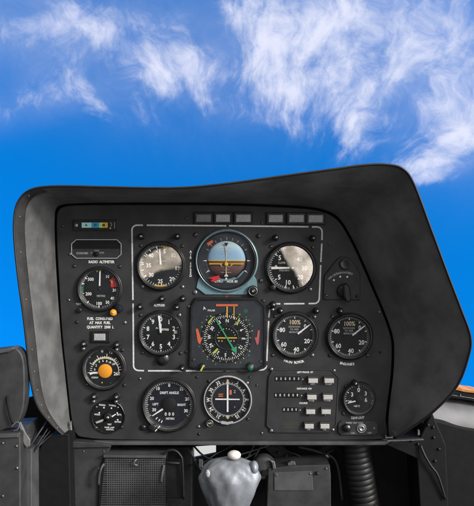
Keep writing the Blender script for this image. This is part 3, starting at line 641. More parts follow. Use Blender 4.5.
q = MB(); q.box(-11, -33.6, 10.8, -31.4, 1.0, 1.7); q.build('orange_bar', 'flag', g)
q = MB(); q.rect(-0.5, -31.2, 0.7, -20.6, 1.6); q.rect(6.6, -31.2, 7.4, -19, 1.6); q.build('lubber_line', 'amber', g)
q = MB(); q.prism([(-31.2, -9.0), (-29, -9.0), (-26.2, 0), (-24.6, 0.6), (-27, 6.8), (-29.2, 4)], 1.0, 1.5); q.build('left_flag', 'flag', g)
q = MB(); q.prism([(32.8, -7.4), (30.8, -7.4), (29.8, -0.6), (27.6, 0), (30, 7.6), (31.6, 5.6)], 1.0, 1.5); q.build('right_flag', 'pink', g)
q = MB(); q.disc(18.8, -26.8, 2.2, 1.1, 20); q.build('green_lamp', 'dkgreen', df)
words(df, [('A', -22.6, -29.4, 3.0, -15), ('POLAR', -15.6, -27.2, 1.8)], 'white', 'lettering', d=1.05)
q = MB(); q.lathe(-24.6, 28.8, [(3.6, 0.9), (3.4, 6), (2.6, 7), (0, 7)], 20); kn = q.build('left_knob', 'satin', g)
q = MB(); q.prism([(-26.6, 31.8), (-25.2, 32.6), (-22.2, 26.6), (-23.6, 26.0)], 6.9, 7.6, 0.1); q.build('knob_stripe', 'lime', kn)
q = MB(); q.lathe(23, 29, [(4.6, 0.9), (4.2, 6), (3.4, 7), (0, 7)], 20); kn = q.build('right_knob', 'satin', g)
q = MB(); q.lathe(23, 29.4, [(2.9, 7.0), (2.6, 7.6), (0, 7.8)], 20); q.build('green_cap', 'dkgreen', kn)
for u, v in ((-33.6, -34), (36, -36.4), (-33.4, 22.4), (33.5, 24)): screw(g, u, v, 2.0, 0.3)

# --- vertical speed (upper right)
g, df = gauge('vertical_speed_gauge', 'round dial whose right half mirrors pale tan, upper right', 290.6, 267.8, 26.2, 22.0, [(271, 246.5), (313, 247.5), (270.6, 287.2), (310.4, 289.4)])
ticks(df, [(a, 19.6, 21.4, 0.5) for a in rng(-175, -20, 26)] + [(a, 17.8, 21.6, 0.9) for a in (-48, -90, -128, -165, 172, 142)] + [(a, 19.6, 21.4, 0.5) for a in rng(-15, 170, 22)])
words(df, [('5', -10.8, -9.8, 4.6), ('5', -11.4, 9.6, 4.6), ('0', -14.6, -0.6, 3.6), ('10', -2.8, 14.8, 4.4), ('20', 9.6, 9.6, 4.4), ('30', 13.6, 0.6, 4.4), ('40', 8.8, -8.2, 4.4)])
words(df, [('CLIMB', -9, -5, 2.0), ('DESCENT', -6, 2.6, 1.9)], 'dim', 'lettering')
needle(g, -90.5, -3, 19.4, 1.3, 2.6, hub=1.2)
q = MB(); q.lathe(-17.8, 19.6, [(3.2, 0.05), (3.0, 4.6), (2.2, 5.4), (0, 5.4)], 20); q.build('zero_knob', 'satin', g)

# --- percentage gauges
def pct(name, label, cx, cy, R1, Rd, scr):
    g, df = gauge(name, label, cx, cy, R1, Rd, scr)
    q = MB(); q.arc(17.6, Rd - 0.4, 0, 360, 0.57); q.build('grey_rim', 'grey', df)
    ticks(df, [(a, 18.2, 19.8, 0.35) for a in rng(0, 354, 59)] + [(a, 16.4, 19.9, 1.0) for a in rng(0, 324, 9)])
    words(df, [('100%', 0, -12.6, 4.4, 0, 0.85)], 'cream', 'top_numeral')
    words(df, [('80', -12.4, -5, 4.3), ('60', -11.0, 9.6, 4.3), ('40', 1.6, 14.6, 4.3), ('20', 12.2, 6.2, 4.3), ('0', 10.4, -8.8, 3.8)])
    words(df, [('ROTATION', -0.4, -8.2, 1.7), ('TO 100%', -0.4, -5.6, 1.7), ('REVOLUTIONS', 0.8, -2.9, 1.7, 0, 0.8)], 'dim', 'lettering')
    q = MB(); q.prism([(2.4, -2.0), (3.4, -0.6), (17.2, -11.6), (16.6, -12.4)], 1.4, 1.8); q.build('needle', 'white', g)
    q = MB(); q.prism([(-4, 4.6), (0, 2.2), (4, 4.6), (3, 6), (-3, 6)], 0.5, 1.0); q.build('centre_cover', 'matt', g)
    return g, df
pct('rotor_speed_gauge', 'round percent dial above the words MAIN ROTOR', 294.7, 335, 24.2, 20.2, [(275, 316), (314.5, 317), (272.8, 355), (312.5, 355.2)])
pct('engine_speed_gauge', 'round percent dial above the word ENGINES', 349.2, 336.4, 24.0, 20.0, [(332.5, 316.5), (329.8, 355.4), (367.5, 355.4)])

# --- course deviation indicator
g = root('course_indicator', 'white rimmed round indicator with crossed white bars', 'gauge', 227.7, 399.6, 0, 1.0)
q = MB(); q.lathe(0, 0, [(24.2, 0.05), (24.2, 2.6), (23.7, 3.2), (23.1, 3.2), (22.8, 2.6)], 72); q.build('bezel', 'lens', g)
q = MB(); q.lathe(0, 0, [(22.8, 2.9), (22.2, 3.2), (21.4, 2.2), (21.2, 0.4)], 72); q.build('inner_bezel', 'satin', g)
q = MB(); q.disc(0, 0, 22.3, 0.5, 64); df = q.build('dial_face', 'dial', g)
q = MB(); q.disc(0, 0, 15, 0.62, 48); q.build('window', 'dialblue', df)
ticks(df, [(a, 15.3, 16.8 if i % 2 else 17.8, 0.45) for i, a in enumerate(rng(5, 360, 71))])
words(df, [(t, 19.2 * sin(R(a)), -19.2 * cos(R(a)), 3.2, a) for t, a in (('3', 30), ('6', 60), ('E', 90), ('12', 120), ('15', 150), ('21', 210), ('24', 240), ('W', 270), ('30', 300), ('33', 330))])
q = MB(); q.rect(-0.9, -20.4, 0.9, -17, 0.66); q.rect(-0.9, 15.6, 0.9, 19, 0.66); q.poly([(-1.2, -17), (1.2, -17), (0, -13.6)], 0.7); q.build('index_marks', 'cream', df)
q = MB(); q.prism([(-0.9, -15), (0.8, -15), (0.8, 12), (-0.9, 12)], 1.2, 1.5); q.build('vertical_bar', 'white', g)
q = MB(); q.prism([(-12.4, -1.5), (12, -1.1), (12, 0.0), (-12.4, -0.1)], 1.6, 1.9); q.build('horizontal_bar', 'white', g)
q = MB(); q.rect(-9.4, -6, -4.6, -3, 0.9); q.rect(1.8, -9.8, 4, -5.0, 0.9); q.build('red_flag', 'flag', g)
words(g, [('FROM', -7, -4.5, 1.4), ], 'matt', 'flag_lettering', d=1.0)
words(df, [('Z', 7, -8.0, 2.6), ('.', 7, 5.4, 5.0)], 'dim', 'mode_marks', d=0.75)
q = MB(); q.disc(0, 0, 21.4, 2.2, 64); q.build('glass', 'glass', g)
q = MB(); q.prism([(-8, 21.5), (-5.5, 20.6), (0, 21.6), (4.6, 20.7), (6, 22.2), (0, 24.4), (-6, 23.6)], 3, 3.8, 0.2); q.build('bottom_clamp', 'lens', g)
q = MB(); q.lathe(-17.8, 22.6, [(3.8, 0.05), (3.6, 4), (3.0, 4.8), (0, 4.8)], 24); kn = q.build('course_knob', 'satin', g)
q = MB(); q.lathe(-17.8, 22.6, [(3.5, 4.6), (3.5, 5.0), (2.7, 5.0), (2.7, 4.6)], 24); q.build('knob_ring', 'steel', kn)
words(kn, [('OBS', -17.8, 22.6, 1.6)], 'cream', 'knob_lettering', d=5.0)
for u, v in ((-19, -18.6), (19.6, -16.8), (20.4, 19.4), (-29, 27)): screw(g, u, v, 1.6)

# --- temperature
g, df = gauge('temperature_gauge', 'small round dial numbered 0, 3 and 6, lower right of the panel', 358.8, 398.6, 17.2, 15.0, [(345.8, 386.8), (343.5, 413.4)])
ticks(df, [(a, 12.8, 14.4, 0.4) for a in rng(-110, 110, 22)] + [(a, 11.6, 14.6, 0.9) for a in (-100, -60, 0)])
ticks(df, [(a, 12.6, 14.4, 0.7) for a in (62, 76, 90, 98)], 'pink', 'red_marks')
words(df, [('0', -0.2, -8.6, 4.2), ('3', 6.8, -5.0, 4.0), ('6', 7.0, 1.4, 4.0), ('3', -6.8, -4.0, 4.0, 0), ('6', -8.6, 2.8, 4.0, -70)])
words(df, [('+60 C', -2.2, 7.4, 1.9)], 'white', 'lettering')
q = MB(); q.prism([(-1.0, 0.6), (-0.6, 2.2), (-11.2, 4.6), (-11.4, 3.8)], 1.4, 1.7); q.build('needle', 'white', g)
q = MB(); q.lathe(0, 0, [(4.4, 0.5), (4.2, 1.8), (0, 2)], 24); q.build('hub', 'matt', g)

# ================================================================== plates, lamps and boxes on the panel
# push-button counter box
g = root('counter_box', 'eight sided grey box with rows of small digits and eight white push buttons', 'control box', 301, 400, 0, 1.0)
oc = [(272.2, 368), (331.5, 368.4), (339.8, 377), (337, 425.5), (330.4, 433), (273, 433), (265.6, 425.5), (267.8, 377)]
q = MB(301, 400); q.prism(oc, 0, 1.2, 0.5); pl = q.build('face_plate', 'panel', g)
q = MB(301, 400); n = len(oc); o1 = inset(oc, 1.2); o2 = inset(oc, 2.0)
A = [q.V(*p, 1.1) for p in inset(oc, 0.8)]; B = [q.V(*p, 1.9) for p in inset(oc, 1.1)]; C2 = [q.V(*p, 1.9) for p in inset(oc, 1.6)]; D2 = [q.V(*p, 1.1) for p in inset(oc, 1.9)]
for X, Y in ((A, B), (B, C2), (C2, D2)):
    for i in range(n): q.F([X[i], X[(i + 1) % n], Y[(i + 1) % n], Y[i]])
q.build('raised_rim', 'grey', g, fix=True)
rows = [(379.4, 'LEFT-TRACK  RT', [276.5 + 4.4 * i for i in range(6)], 312.4, ('LEFT', 'RIGHT'), 328.4), (395.8, 'DISTANCE  KM', [275.8 + 4.3 * i for i in range(6)], 311.2, ('BACK', 'FORW.'), 327.2),
        (410.2, 'COURSE', [284 + 4.0 * i for i in range(4)], 310.0, ('-', '+'), 325.4), (424.6, '', [], 308.6, ('OFF', 'ON'), 324.2)]
lt_ = MB(301, 400); dg = MB(301, 400); lines_ = MB(301, 400); win = MB(301, 400)
for k, (y, ttl, xs, bx, nm, bx2) in enumerate(rows):
    if ttl: lt_.text(ttl, 305 - k * 0.9, y - 7.3, 1.7, 1.32, bold=0.03, sx=0.9)
    for j, x in enumerate(xs): dg.text('0' if k else '01'[j % 2 == 1] if False else '0', x, y - 0.8, 2.6, 1.36, bold=0.02, sx=0.8)
    if xs:
        dg.build('digit_row', 'line', g); dg = MB(301, 400)
        lt_.disc(xs[-1] + 4.2, y - 0.4, 0.5, 1.32, 8)
        win.rect(xs[0] - 2, y - 3.2, xs[-1] + 2, y + 1.8, 1.26)
    if ttl: lt_.build('row_lettering', 'white', g); lt_ = MB(301, 400)
    for bxx, t in ((bx, nm[0]), (bx2 - (0 if k else 0), nm[1])):
        w = 9.4 - 0.2 * k
        bt = MB(301, 400); bt.box(bxx - w / 2 + (0.0), y - 1.8, bxx + w / 2, y + 2.8, 1.2, 6.0, 0.5); bt.build('push_button', 'button', g)
        hz = MB(301, 400); hz.box(bxx - w / 2 - 0.4, y - 3.6, bxx + w / 2 + 0.2, y - 1.9, 1.2, 4.4, 0.3); hz.build('button_guard', 'grey', g)
        tt = MB(301, 400); tt.text(t, bxx, y + 4.5, 1.5, 1.32, bold=0.03); tt.build('button_lettering', 'white', g)
win.build('digit_window', 'matt', g)
q = MB(301, 400); q.rect(282, 423.6, 299.4, 424.4, 1.32); q.rect(282, 426.4, 298.4, 427.2, 1.32); q.rect(282, 422, 299, 422.6, 1.32); q.build('display_strip', 'amber', g)
bpy.data.objects['display_strip'].data.materials[0] = M['olive']
for u, v in ((-29.6, -31), (-29.8, 30.4), (31.6, 29.6), (32.8, -29.5)): screw(g, u, v, 1.8, 1.0, 'steel')

# bottom right switch box
g = root('switch_box', 'low grey plate with a knob and bright round socket, bottom right corner', 'switch', 358, 427.5, 0, 1.0)
q = MB(358, 427.5); q.prism([(341, 420.5), (374, 420.9), (377.5, 424), (377.5, 433), (374, 435), (341, 434.8), (337.8, 432), (337.8, 423.5)], 0, 2.2, 0.7); q.build('face_plate', 'grey', g)
q = MB(358, 427.5); q.lathe(346.2, 427, [(4.2, 2.1), (4, 6), (3.2, 7.2), (0, 7.4)], 20); kn = q.build('knob', 'satin', g)
q = MB(358, 427.5); q.lathe(346.8, 425.6, [(2.4, 7.1), (2.0, 8.2), (0, 8.6)], 16); q.build('knob_cap', 'steel', kn)
q = MB(358, 427.5); q.lathe(361, 427.6, [(4.9, 2.1), (4.9, 3.0), (4.2, 3.4), (4.0, 2.6), (3.2, 2.6), (3.0, 4.6), (1.6, 4.8), (1.4, 3.8), (0, 3.8)], 32); q.build('round_socket', 'chrome', g)
q = MB(358, 427.5); q.text('WIPER TEST UNIT', 354, 422.4, 1.5, 2.32, bold=0.03); q.text('ON', 352.6, 432.6, 1.7, 2.32, bold=0.03); q.text('OFF', 369, 432.4, 1.7, 2.32, bold=0.03); q.disc(373.8, 427.6, 0.8, 2.3, 10); q.build('lettering', 'dim', g)

# wiper selector plate
g = root('selector_switch', 'five sided black plate with a rotary wing knob, right side of the panel', 'switch', 342, 281, 0, 1.0)
q = MB(342, 281); pg = [(337, 259), (340, 256.8), (347, 256.8), (350.4, 259), (359.8, 273), (360.4, 276), (359.8, 300), (324.2, 299.6), (323, 298), (323.8, 276.5), (324.6, 274.6)]
q.prism(pg, 0, 1.8, 0.7); q.build('face_plate', 'panel', g)
q = MB(342, 281); q.lathe(344.6, 264, [(5.6, 1.7), (5.4, 3.2), (4.8, 3.6), (3.6, 2.9), (0, 2.9)], 28); ly = q.build('round_cap', 'satin', g)
q = MB(342, 281); q.arctext('WINDSCREEN WIPERS', 344, 294, 21.4, -43, 21, 2.1, 1.92, bold=0.02); q.build('lettering', 'dim', g)
q = MB(342, 281)
for u, v in ((333.6, 280), (340, 276.6), (347, 276.8)): q.disc(u, v, 0.95, 1.92, 12)
q.build('dots', 'white', g)
q = MB(342, 281); q.lathe(343, 291, [(6.6, 1.7), (6.2, 4), (5.6, 4.6), (0, 4.6)], 28); kn = q.build('knob_skirt', 'satin', g)
q = MB(342, 281); q.prism([(341.6, 284), (345, 282.6), (348.4, 286.5), (349.6, 299), (348, 301.6), (344.6, 301), (342.6, 296)], 4.5, 11, 1.2); q.build('wing', 'satin', kn)
for u, v in ((-15.8, 14.4), (14.8, 15)): screw(g, u, v, 1.6, 1.8)

# slot display (octagon) and annunciator strip
g = root('slot_display', 'dark letterbox display in a thin eight sided frame above the words RADIO ALTIMETER', 'display', 96.6, 249, 0, 1.0)
oc = [(76.4, 239.3), (117.0, 239.3), (121.6, 243.6), (121.6, 254.4), (117, 258.6), (76.4, 258.6), (71.4, 254.4), (71.4, 243.6)]
q = MB(96.6, 249); n = 8
A = [q.V(*p, 0.05) for p in oc]; B = [q.V(*p, 1.2) for p in oc]; C2 = [q.V(*p, 1.2) for p in inset(oc, 0.7)]; D2 = [q.V(*p, 0.1) for p in inset(oc, 0.8)]
for X, Y in ((A, B), (B, C2), (C2, D2)):
    for i in range(n): q.F([X[i], X[(i + 1) % n], Y[(i + 1) % n], Y[i]])
q.build('frame', 'lens', g, fix=True)
q = MB(96.6, 249); q.poly(inset(oc, 0.6), 0.3); q.build('lower_face', 'panel', g)
q = MB(96.6, 249); q.poly([(77, 240.3), (116.6, 240.3), (120.4, 244), (120.4, 248.8), (72.6, 248.8), (72.6, 244)], 0.42); q.build('slot', 'matt', g)
q = MB(96.6, 249); q.text('CONSUMED', 82.4, 253.3, 1.9, 0.45, bold=0.03, sx=0.8); q.text('OUT', 97, 250.8, 1.5, 0.45, bold=0.02); q.text('FUEL', 102, 252.8, 1.6, 0.45); q.text('<', 91.4, 253, 2.2, 0.45); q.text('-', 93.8, 256.2, 2.4, 0.45); q.build('lettering', 'dim', g)
q = MB(96.6, 249); q.lathe(96.4, 254, [(2.6, 0.3), (2.4, 1.8), (0, 2)], 20); q.build('small_knob', 'matt', g)

g = root('annunciator_strip', 'slim strip with cyan, blue and amber cells above the slot display', 'indicator', 95.5, 225.3, 0, 1.0)
q = MB(95.5, 225.3); q.box(73, 219.8, 118, 231, 0, 1.2, 0.4); q.build('housing', 'black', g)
for a, c, mm in ((82, 91.8, 'cyan1'), (91.9, 99.4, 'cyan2'), (99.5, 103.4, 'yg'), (103.5, 108, 'amber')):
    q = MB(95.5, 225.3); q.box(a, 222.6, c, 227.8, 1.2, 1.7, 0.1); q.build('coloured_cell', mm, g)
q = MB(95.5, 225.3); q.text('A', 86.6, 225.3, 2.4, 1.8, bold=0.03); q.text('O', 95.6, 225.3, 2.4, 1.8, bold=0.03); q.text('M', 104, 225.3, 2.4, 1.8, bold=0.03); q.build('cell_letters', 'dialblue', g)
q = MB(95.5, 225.3); q.lathe(76.6, 225.3, [(1.8, 1.1), (1.6, 2), (0, 2.4)], 16); q.build('lamp_button', 'lens', g)
q = MB(95.5, 225.3); q.rect(114.6, 222, 115.1, 228.4, 1.3); q.arc(1.6, 2.2, 0, 150, 1.3, 110, 224.6); q.build('end_mark', 'dim', g)
q = MB(95.5, 225.3); q.disc(110.6, 228.2, 0.8, 1.3, 10); q.build('yellow_dot', 'amber', g)

# six caption lamps along the top
names = ['leftmost and darkest of the left three', 'middle of the left three', 'rightmost of the left three', 'leftmost of the right three', 'middle of the right three', 'rightmost of the right three']
for i, (a, c) in enumerate([(196.2, 211), (215.9, 229.9), (235.9, 250.6), (268.4, 282.6), (288.8, 303.6), (308, 322.6)]):
    m_ = (a + c) / 2; yo = 218.4 + (0.3 if i > 2 else 0) + (0.3 if i > 4 else 0)
    g = root('caption_lamp', 'blank grey caption lamp at the panel top, ' + names[i], 'indicator lamp', m_, yo, 0, 1.0, 'caption lamps along the panel top')
    q = MB(m_, yo); w0, w1 = a - 2.2, c + 2.2
    q.box(w0, yo - 6.2, w1, yo + 5.8, 0, 2.2, 0.6); q.build('frame', 'black', g)
    q = MB(m_, yo); q.box(a, yo - 3.8, c, yo + 3.6, 2.2, 3.2, 0.5); q.build('lens', 'lens' if i else 'lensdim', g)
g = root('fuel_caption_lamp', 'single grey rectangular lamp under the words FUEL CONSUMED, above the fuel dial', 'indicator lamp', 100.3, 336.8, 0, 1.0)
q = MB(100.3, 336.8); q.box(91.4, 331, 110.4, 342.4, 0, 2.2, 0.6); q.build('frame', 'black', g)
q = MB(100.3, 336.8); q.box(94.4, 333.4, 105.8, 340.2, 2.2, 3.1, 0.4); q.build('lens', 'lens', g)

# post lights
def post(u, v, label, r=2.7, tip='steel', h=9.0):
    g = root('post_light', label, 'panel lamp', u, v, 0, 1.0, 'small post lights round the dials')
    q = MB(); q.lathe(0, 0, [(r * 1.25, 0.02), (r * 1.2, 0.8), (r * 0.95, 1.0), (r * 0.95, h * 0.6), (r * 1.02, h * 0.65), (r * 0.98, h * 0.88), (r * 0.6, h), (0, h * 1.03)], 20); q.build('cap', 'satin', g)
    q = MB(); q.lathe(0.2, -0.2, [(r * 0.42, h * 0.98), (r * 0.40, h * 1.1), (0, h * 1.17)], 12); q.build('tip', 'chrome', g)
    return g
for u, v, l in [(141.6, 236.6, 'left one above the dial beside the words AIR SPEED'), (177.6, 236.6, 'right one above the dial beside the words AIR SPEED'),
                (275.6, 237.8, 'left one above the tan mirrored dial at the upper right'), (312.4, 238.4, 'right one above the tan mirrored dial at the upper right'),
                (140.6, 306.6, 'at the upper left shoulder of the altimeter'), (177.2, 307.0, 'at the upper right shoulder of the altimeter'),
                (162.4, 298.6, 'just above the word ALTITUDE'), (183.2, 298.4, 'between the altimeter and the compass frame corner'),
                (280.4, 310.4, 'left one above the main rotor dial'), (316.0, 310.6, 'right one above the main rotor dial'), (339.6, 310.6, 'above the engines dial'),
                (354.2, 382.4, 'above the small temperature dial'), (182.6, 367.4, 'on the white line below the altimeter')]:
    post(u, v, 'black post light, ' + l)
for u, v, l in [(84.6, 343.6, 'upper left of the fuel dial'), (117.6, 344.4, 'upper right of the fuel dial'), (94.8, 396, 'upper left of the small selector disc'), (117, 396.2, 'upper right of the small selector disc'), (273.0, 304.6, 'at the line corner left of the main rotor dial')]:
    g = post(u, v, 'stubby double post light, ' + l, 2.9, 'chrome', 7)
    q = MB(); q.lathe(-0.5, 4.8, [(2.0, 0.05), (1.9, 3.6), (1.2, 4.6), (0, 4.8)], 16); q.build('side_stud', 'steel', g)

# ================================================================== under and beside the panel
def part(name, m, g, fn, d0, fix=False, bevel=0.0):
    q = MB(g['_u'], g['_v'], K(d0), g['_d']); fn(q); return q.build(name, m, g, fix, bevel)
def thing(name, label, cat, u, v, d, **k):
    g = root(name, label, cat, u, v, d, **k); g['_u'] = u; g['_v'] = v; g['_d'] = d; g['_k'] = K(d); return g
def P(g, name, m, fn, fix=False, bevel=0.0):
    q = MB(g['_u'], g['_v'], g['_k'], g['_d']); fn(q); return q.build(name, m, g, fix, bevel)

# nose structure behind everything, with a chin opening to the daylight
g = thing('nose_bulkhead', 'dark nose wall behind and below the instrument panel', 'bulkhead', 237, 440, -70)
def bulk(q):
    q.prism([(-90, 404), (20, 400.5), (60, 388), (75, 230), (192.6, 230), (192.6, 560), (-90, 560)], -76, -70)  # carried up unseen behind the panel to keep sky light out
    q.prism([(192.6, 230), (216, 230), (216, 445), (192.6, 446.6)], -76, -70)
    q.prism([(192.6, 458.4), (216, 453.4), (216, 560), (192.6, 560)], -76, -70)
    q.prism([(216, 230), (350, 230), (385, 330), (420, 388), (470, 398), (600, 430), (600, 560), (216, 560)], -76, -70)
P(g, 'bulkhead_skin', 'dark', bulk)
P(g, 'frame_rib', 'dark', lambda q: q.tube([(216, 463, -66), (300, 444, -60), (330, 440, -60)], 3.0, 8))
P(g, 'stringer', 'dark', lambda q: q.box(66, 446, 190, 450, -70, -64, 1))

# floor of the cockpit
q = MB(237, 253); v0 = 620
a = [q.V(-400, v0, 500), q.V(900, v0, 500), q.V(900, v0, -160), q.V(-400, v0, -160)]; q.F(a); fl = q.build('floor', 'dark'); fl['kind'] = 'structure'

# left boxes
g = thing('side_box', 'grey rounded metal box at the left edge, above the square cabinet', 'box', 0, 400, 60)
P(g, 'box_body', 'grey', lambda q: q.prism(smooth_closed([(-40, 351), (-10, 350), (12, 348), (20, 352), (23.6, 362), (24.6, 385), (23.2, 408), (17, 424), (4, 430), (-40, 438)], 3), 44, 60, 1.2))
P(g, 'top_plate', 'greylt', lambda q: q.prism([(-40, 352.5), (0, 349.8), (13, 347.2), (15.5, 348.6), (10, 351.6), (-40, 360)], 46, 63, 0.6))
P(g, 'hanging_strap', 'matt', lambda q: q.tube(smooth_open([(7.8, 396, 61), (9, 404, 63), (11, 414, 63.5), (14, 423, 63)], 4), 1.2, 8))
g = thing('cabinet', 'square grey cabinet in the bottom left corner under the rounded box', 'cabinet', 0, 470, 70)
P(g, 'cabinet_body', 'grey', lambda q: q.prism([(-50, 436), (19, 432.6), (20.2, 434), (20.6, 520), (-50, 520)], 10, 70, 1.2))
P(g, 'lid_edge', 'greylt', lambda q: q.prism([(-50, 436.2), (18.6, 433.2), (18.8, 437.0), (-50, 440)], 69, 72, 0.5))
for u_, v_ in ((3, 443), (16.8, 446), (3, 496)):
    P(g, 'screw', 'steel', lambda q: q.lathe(u_, v_, [(1.2, 70), (1.0, 71), (0, 71.3)], 12))
P(g, 'screw', 'steel', lambda q: q.lathe(17.2, 468, [(1.4, 70), (1.2, 71), (0, 71.3)], 12))
g = thing('junction_box', 'small grey box beside the square cabinet, bottom left', 'box', 27, 480, 50)
P(g, 'box_body', 'greylt', lambda q: q.prism([(20, 450), (31.6, 448.6), (32, 520), (20, 520)], 0, 50, 0.8))
g = thing('tie_strap', 'pale grey strap and loop hanging between the boxes at lower left', 'strap', 20, 432, 64)
P(g, 'strap_band', 'strap', lambda q: q.prism([(17, 424), (19, 423), (24, 434), (28.6, 441), (28.4, 447), (25.6, 449), (22.6, 446), (20, 437)], 58, 60, 0.6))
P(g, 'loop', 'strap', lambda q: q.tube(smooth_open([(12, 427, 65), (15.5, 422.6, 66), (19, 421.6, 66), (20, 425, 66), (18, 429, 66), (13.5, 430.6, 65)], 5), 0.6, 8))
g = thing('thin_rod', 'thin grey rod slanting up to the hood at lower left', 'rod', 36, 436, 40)
P(g, 'rod', 'grey', lambda q: q.tube([(27.5, 450, 40), (44.5, 421.5, 20)], 0.9, 8))
P(g, 'end_ball', 'steel', lambda q: q.ellipsoid(29.4, 435.4, 40, 0.8, 0.8, 0.8, 12, 8))
g = thing('lower_left_fairing', 'dark curved panel under the left foot of the hood', 'panel', 55, 460, 30)
def fair(q):
    pts = smooth_open([(36, 520), (36.5, 474), (38, 455), (44, 442), (54, 436.5), (68, 435.5)], 4)
    q.prism(pts + [(70, 520)], -30, 26, 1.0)
P(g, 'fairing_skin', 'matt', fair)
P(g, 'edge_bead', 'dark', lambda q: q.tube([(*p, 26.5) for p in smooth_open([(36.3, 520), (36.8, 474), (38.3, 455), (44.3, 442), (54, 436.8), (68, 436)], 4)], 0.6, 8))
g = thing('grey_cover', 'plain grey sheet metal cover below the bottom left corner of the panel', 'cover', 90, 460, 5)
P(g, 'cover_sheet', 'grey', lambda q: q.prism([(66, 447), (110.4, 446.4), (108.6, 452), (104, 458.6), (100, 476), (98, 520), (69, 520)], -30, 6, 0.8))
for u_, v_ in ((72, 452), (104, 451), (72, 470), (98.5, 468), (84, 451)):
    P(g, 'rivet', 'steel', lambda q: q.lathe(u_, v_, [(0.8, 5.8), (0.7, 6.6), (0, 6.9)], 10))
P(g, 'upper_flange', 'grey', lambda q: q.prism([(63, 440), (104, 442.6), (111.5, 444.2), (111, 446.6), (66, 447.4)], -30, 9, 0.8))
g = thing('speaker_grille', 'grey perforated grille box under the left half of the panel', 'grille', 133, 470, 12)
P(g, 'grille_box', 'black', lambda q: q.prism([(104, 457), (165, 457.6), (165, 520), (97, 520), (98.6, 474)], -20, 9, 0.6))
P(g, 'grille_rim', 'greylt', lambda q: q.prism([(103.4, 455.4), (165.5, 456), (165.5, 458.4), (103.2, 457.8)], -20, 12, 0.4))
def mesh_(q):
    for i in range(26): u = 106.5 + i * 2.2; q.box(u, 458.6, u + 0.9, 519, 9, 9.8)
    for j in range(27): v = 459.6 + j * 2.2; q.box(104.8 - (v - 458) * 0.1, v, 165, v + 0.9, 9, 10.0)
P(g, 'wire_mesh', 'greylt', mesh_)
P(g, 'side_handle', 'greylt', lambda q: q.tube(smooth_open([(104, 464, 12), (102, 467, 15), (100, 474, 15), (99, 484, 14)], 4), 1.3, 8))
P(g, 'catch', 'steel', lambda q: q.tube(smooth_open([(137, 459.5, 11), (134.6, 461, 13), (135, 464.4, 13), (137.6, 465, 12)], 4), 0.5, 8))
g = thing('equipment_case', 'dark case behind the looped hose, under the altimeter side of the panel', 'case', 165, 460, -20)
P(g, 'case_body', 'black', lambda q: q.prism([(112, 447.4), (193, 447.6), (192, 458), (191.4, 520), (112, 520)], -60, -22, 0.8))
g = thing('looped_hose', 'black hose bent into an arch beside the grille', 'hose', 172, 465, 8)
P(g, 'hose', 'rubber', lambda q: q.tube(smooth_open([(162.6, 500, 6), (162.4, 462, 8), (164, 454.5, 8), (169, 450.6, 8), (175, 450.6, 8), (180, 455, 8), (182.4, 463, 8), (183.4, 500, 6)], 6), 1.3, 10))
P(g, 'buckle', 'black', lambda q: q.prism([(163.5, 463), (181, 463), (182.4, 467), (183.5, 500), (163.5, 500)], -6, 4, 1.0))
P(g, 'pull_tab', 'strap', lambda q: q.prism([(163.4, 464), (165.4, 464.6), (163.6, 474), (162.4, 482), (160.6, 480), (162, 470)], 10.6, 12, 0.5))
P(g, 'buckle_bar', 'grey', lambda q: q.tube([(164, 463, 7), (181.5, 463.6, 7)], 0.8, 8))
g = thing('control_grip', 'silver covered rounded stick top with an ivory knob, bottom centre', 'control stick', 229, 490, 70)
def grip(q):
    rnd = random.Random(5); n, m = 64, 32
    rings = []
    for i in range(m + 1):
        ph = -pi / 2 + pi * i / m
        ring = []
        for j in range(n):
            t = 2 * pi * j / n
            w = 1 + 0.035 * sin(5 * t + 3 * ph) + 0.03 * sin(9 * t - 5 * ph + 1) + 0.02 * sin(17 * t + 7 * ph)
            sp = sin(ph); cr = cos(ph) ** 0.75 * (1 if sp > 0 else (1 + 0.35 * sp))
            crease = 2.0 * abs(sin(4 * t + 2.2 * sp)) ** 0.5
            ring.append(q.V(229.5 + (28.5 * w + crease) * cr * cos(t), 478 - (20 if sp > 0 else 46) * sp * (0.96 + 0.04 * w), 70 + 20 * w * cr * sin(t)))
        rings.append(ring)
    for A, B in zip(rings, rings[1:]):
        for j in range(n): q.F([A[j], A[(j + 1) % n], B[(j + 1) % n], B[j]], True)
P(g, 'silver_cover', 'silver', grip)
P(g, 'gaiter_band', 'rubber', lambda q: q.tube([(229.5 + 17.5 * cos(R(a)), 508, 70 + 12.5 * sin(R(a))) for a in range(0, 361, 10)], 1.6, 8))
P(g, 'ivory_knob', 'ivory', lambda q: q.ellipsoid(234.2, 453.8, 74, 6.8, 4.6, 6, 28, 14))
P(g, 'side_lobe', 'silver', lambda q: q.ellipsoid(254, 466, 74, 4.4, 6.4, 7, 20, 12))
P(g, 'side_glint', 'dim', lambda q: q.ellipsoid(208.5, 467.4, 88, 2.4, 3.8, 2, 14, 8))  # pale bump added as the glint on the silver cover
P(g, 'stick_shaft', 'satin', lambda q: q.tube([(230, 515, 70), (231, 600, 60)], 8, 16))
for k, (a0, a1, b0, b1, w) in enumerate([(256, 441, 247, 459, 'left'), (263.5, 441, 253, 460, 'right')]):
    g = thing('support_strut', 'thin pale support rod behind the silver grip, the %s one of two' % w, 'strut', a0, 450, -20, group='thin support rods behind the grip')
    P(g, 'rod', 'greylt', lambda q: q.tube([(a0, a1, -20), (b0 - 2, b1 + 4, -20)], 0.9, 8))
g = thing('round_cap', 'dark round domed cap right of the silver grip', 'cap', 264, 467, 0)
P(g, 'dome', 'grey', lambda q: q.lathe(264, 468, [(12, -10), (12, 0), (11, 2), (8, 3.4), (0, 4)], 40))
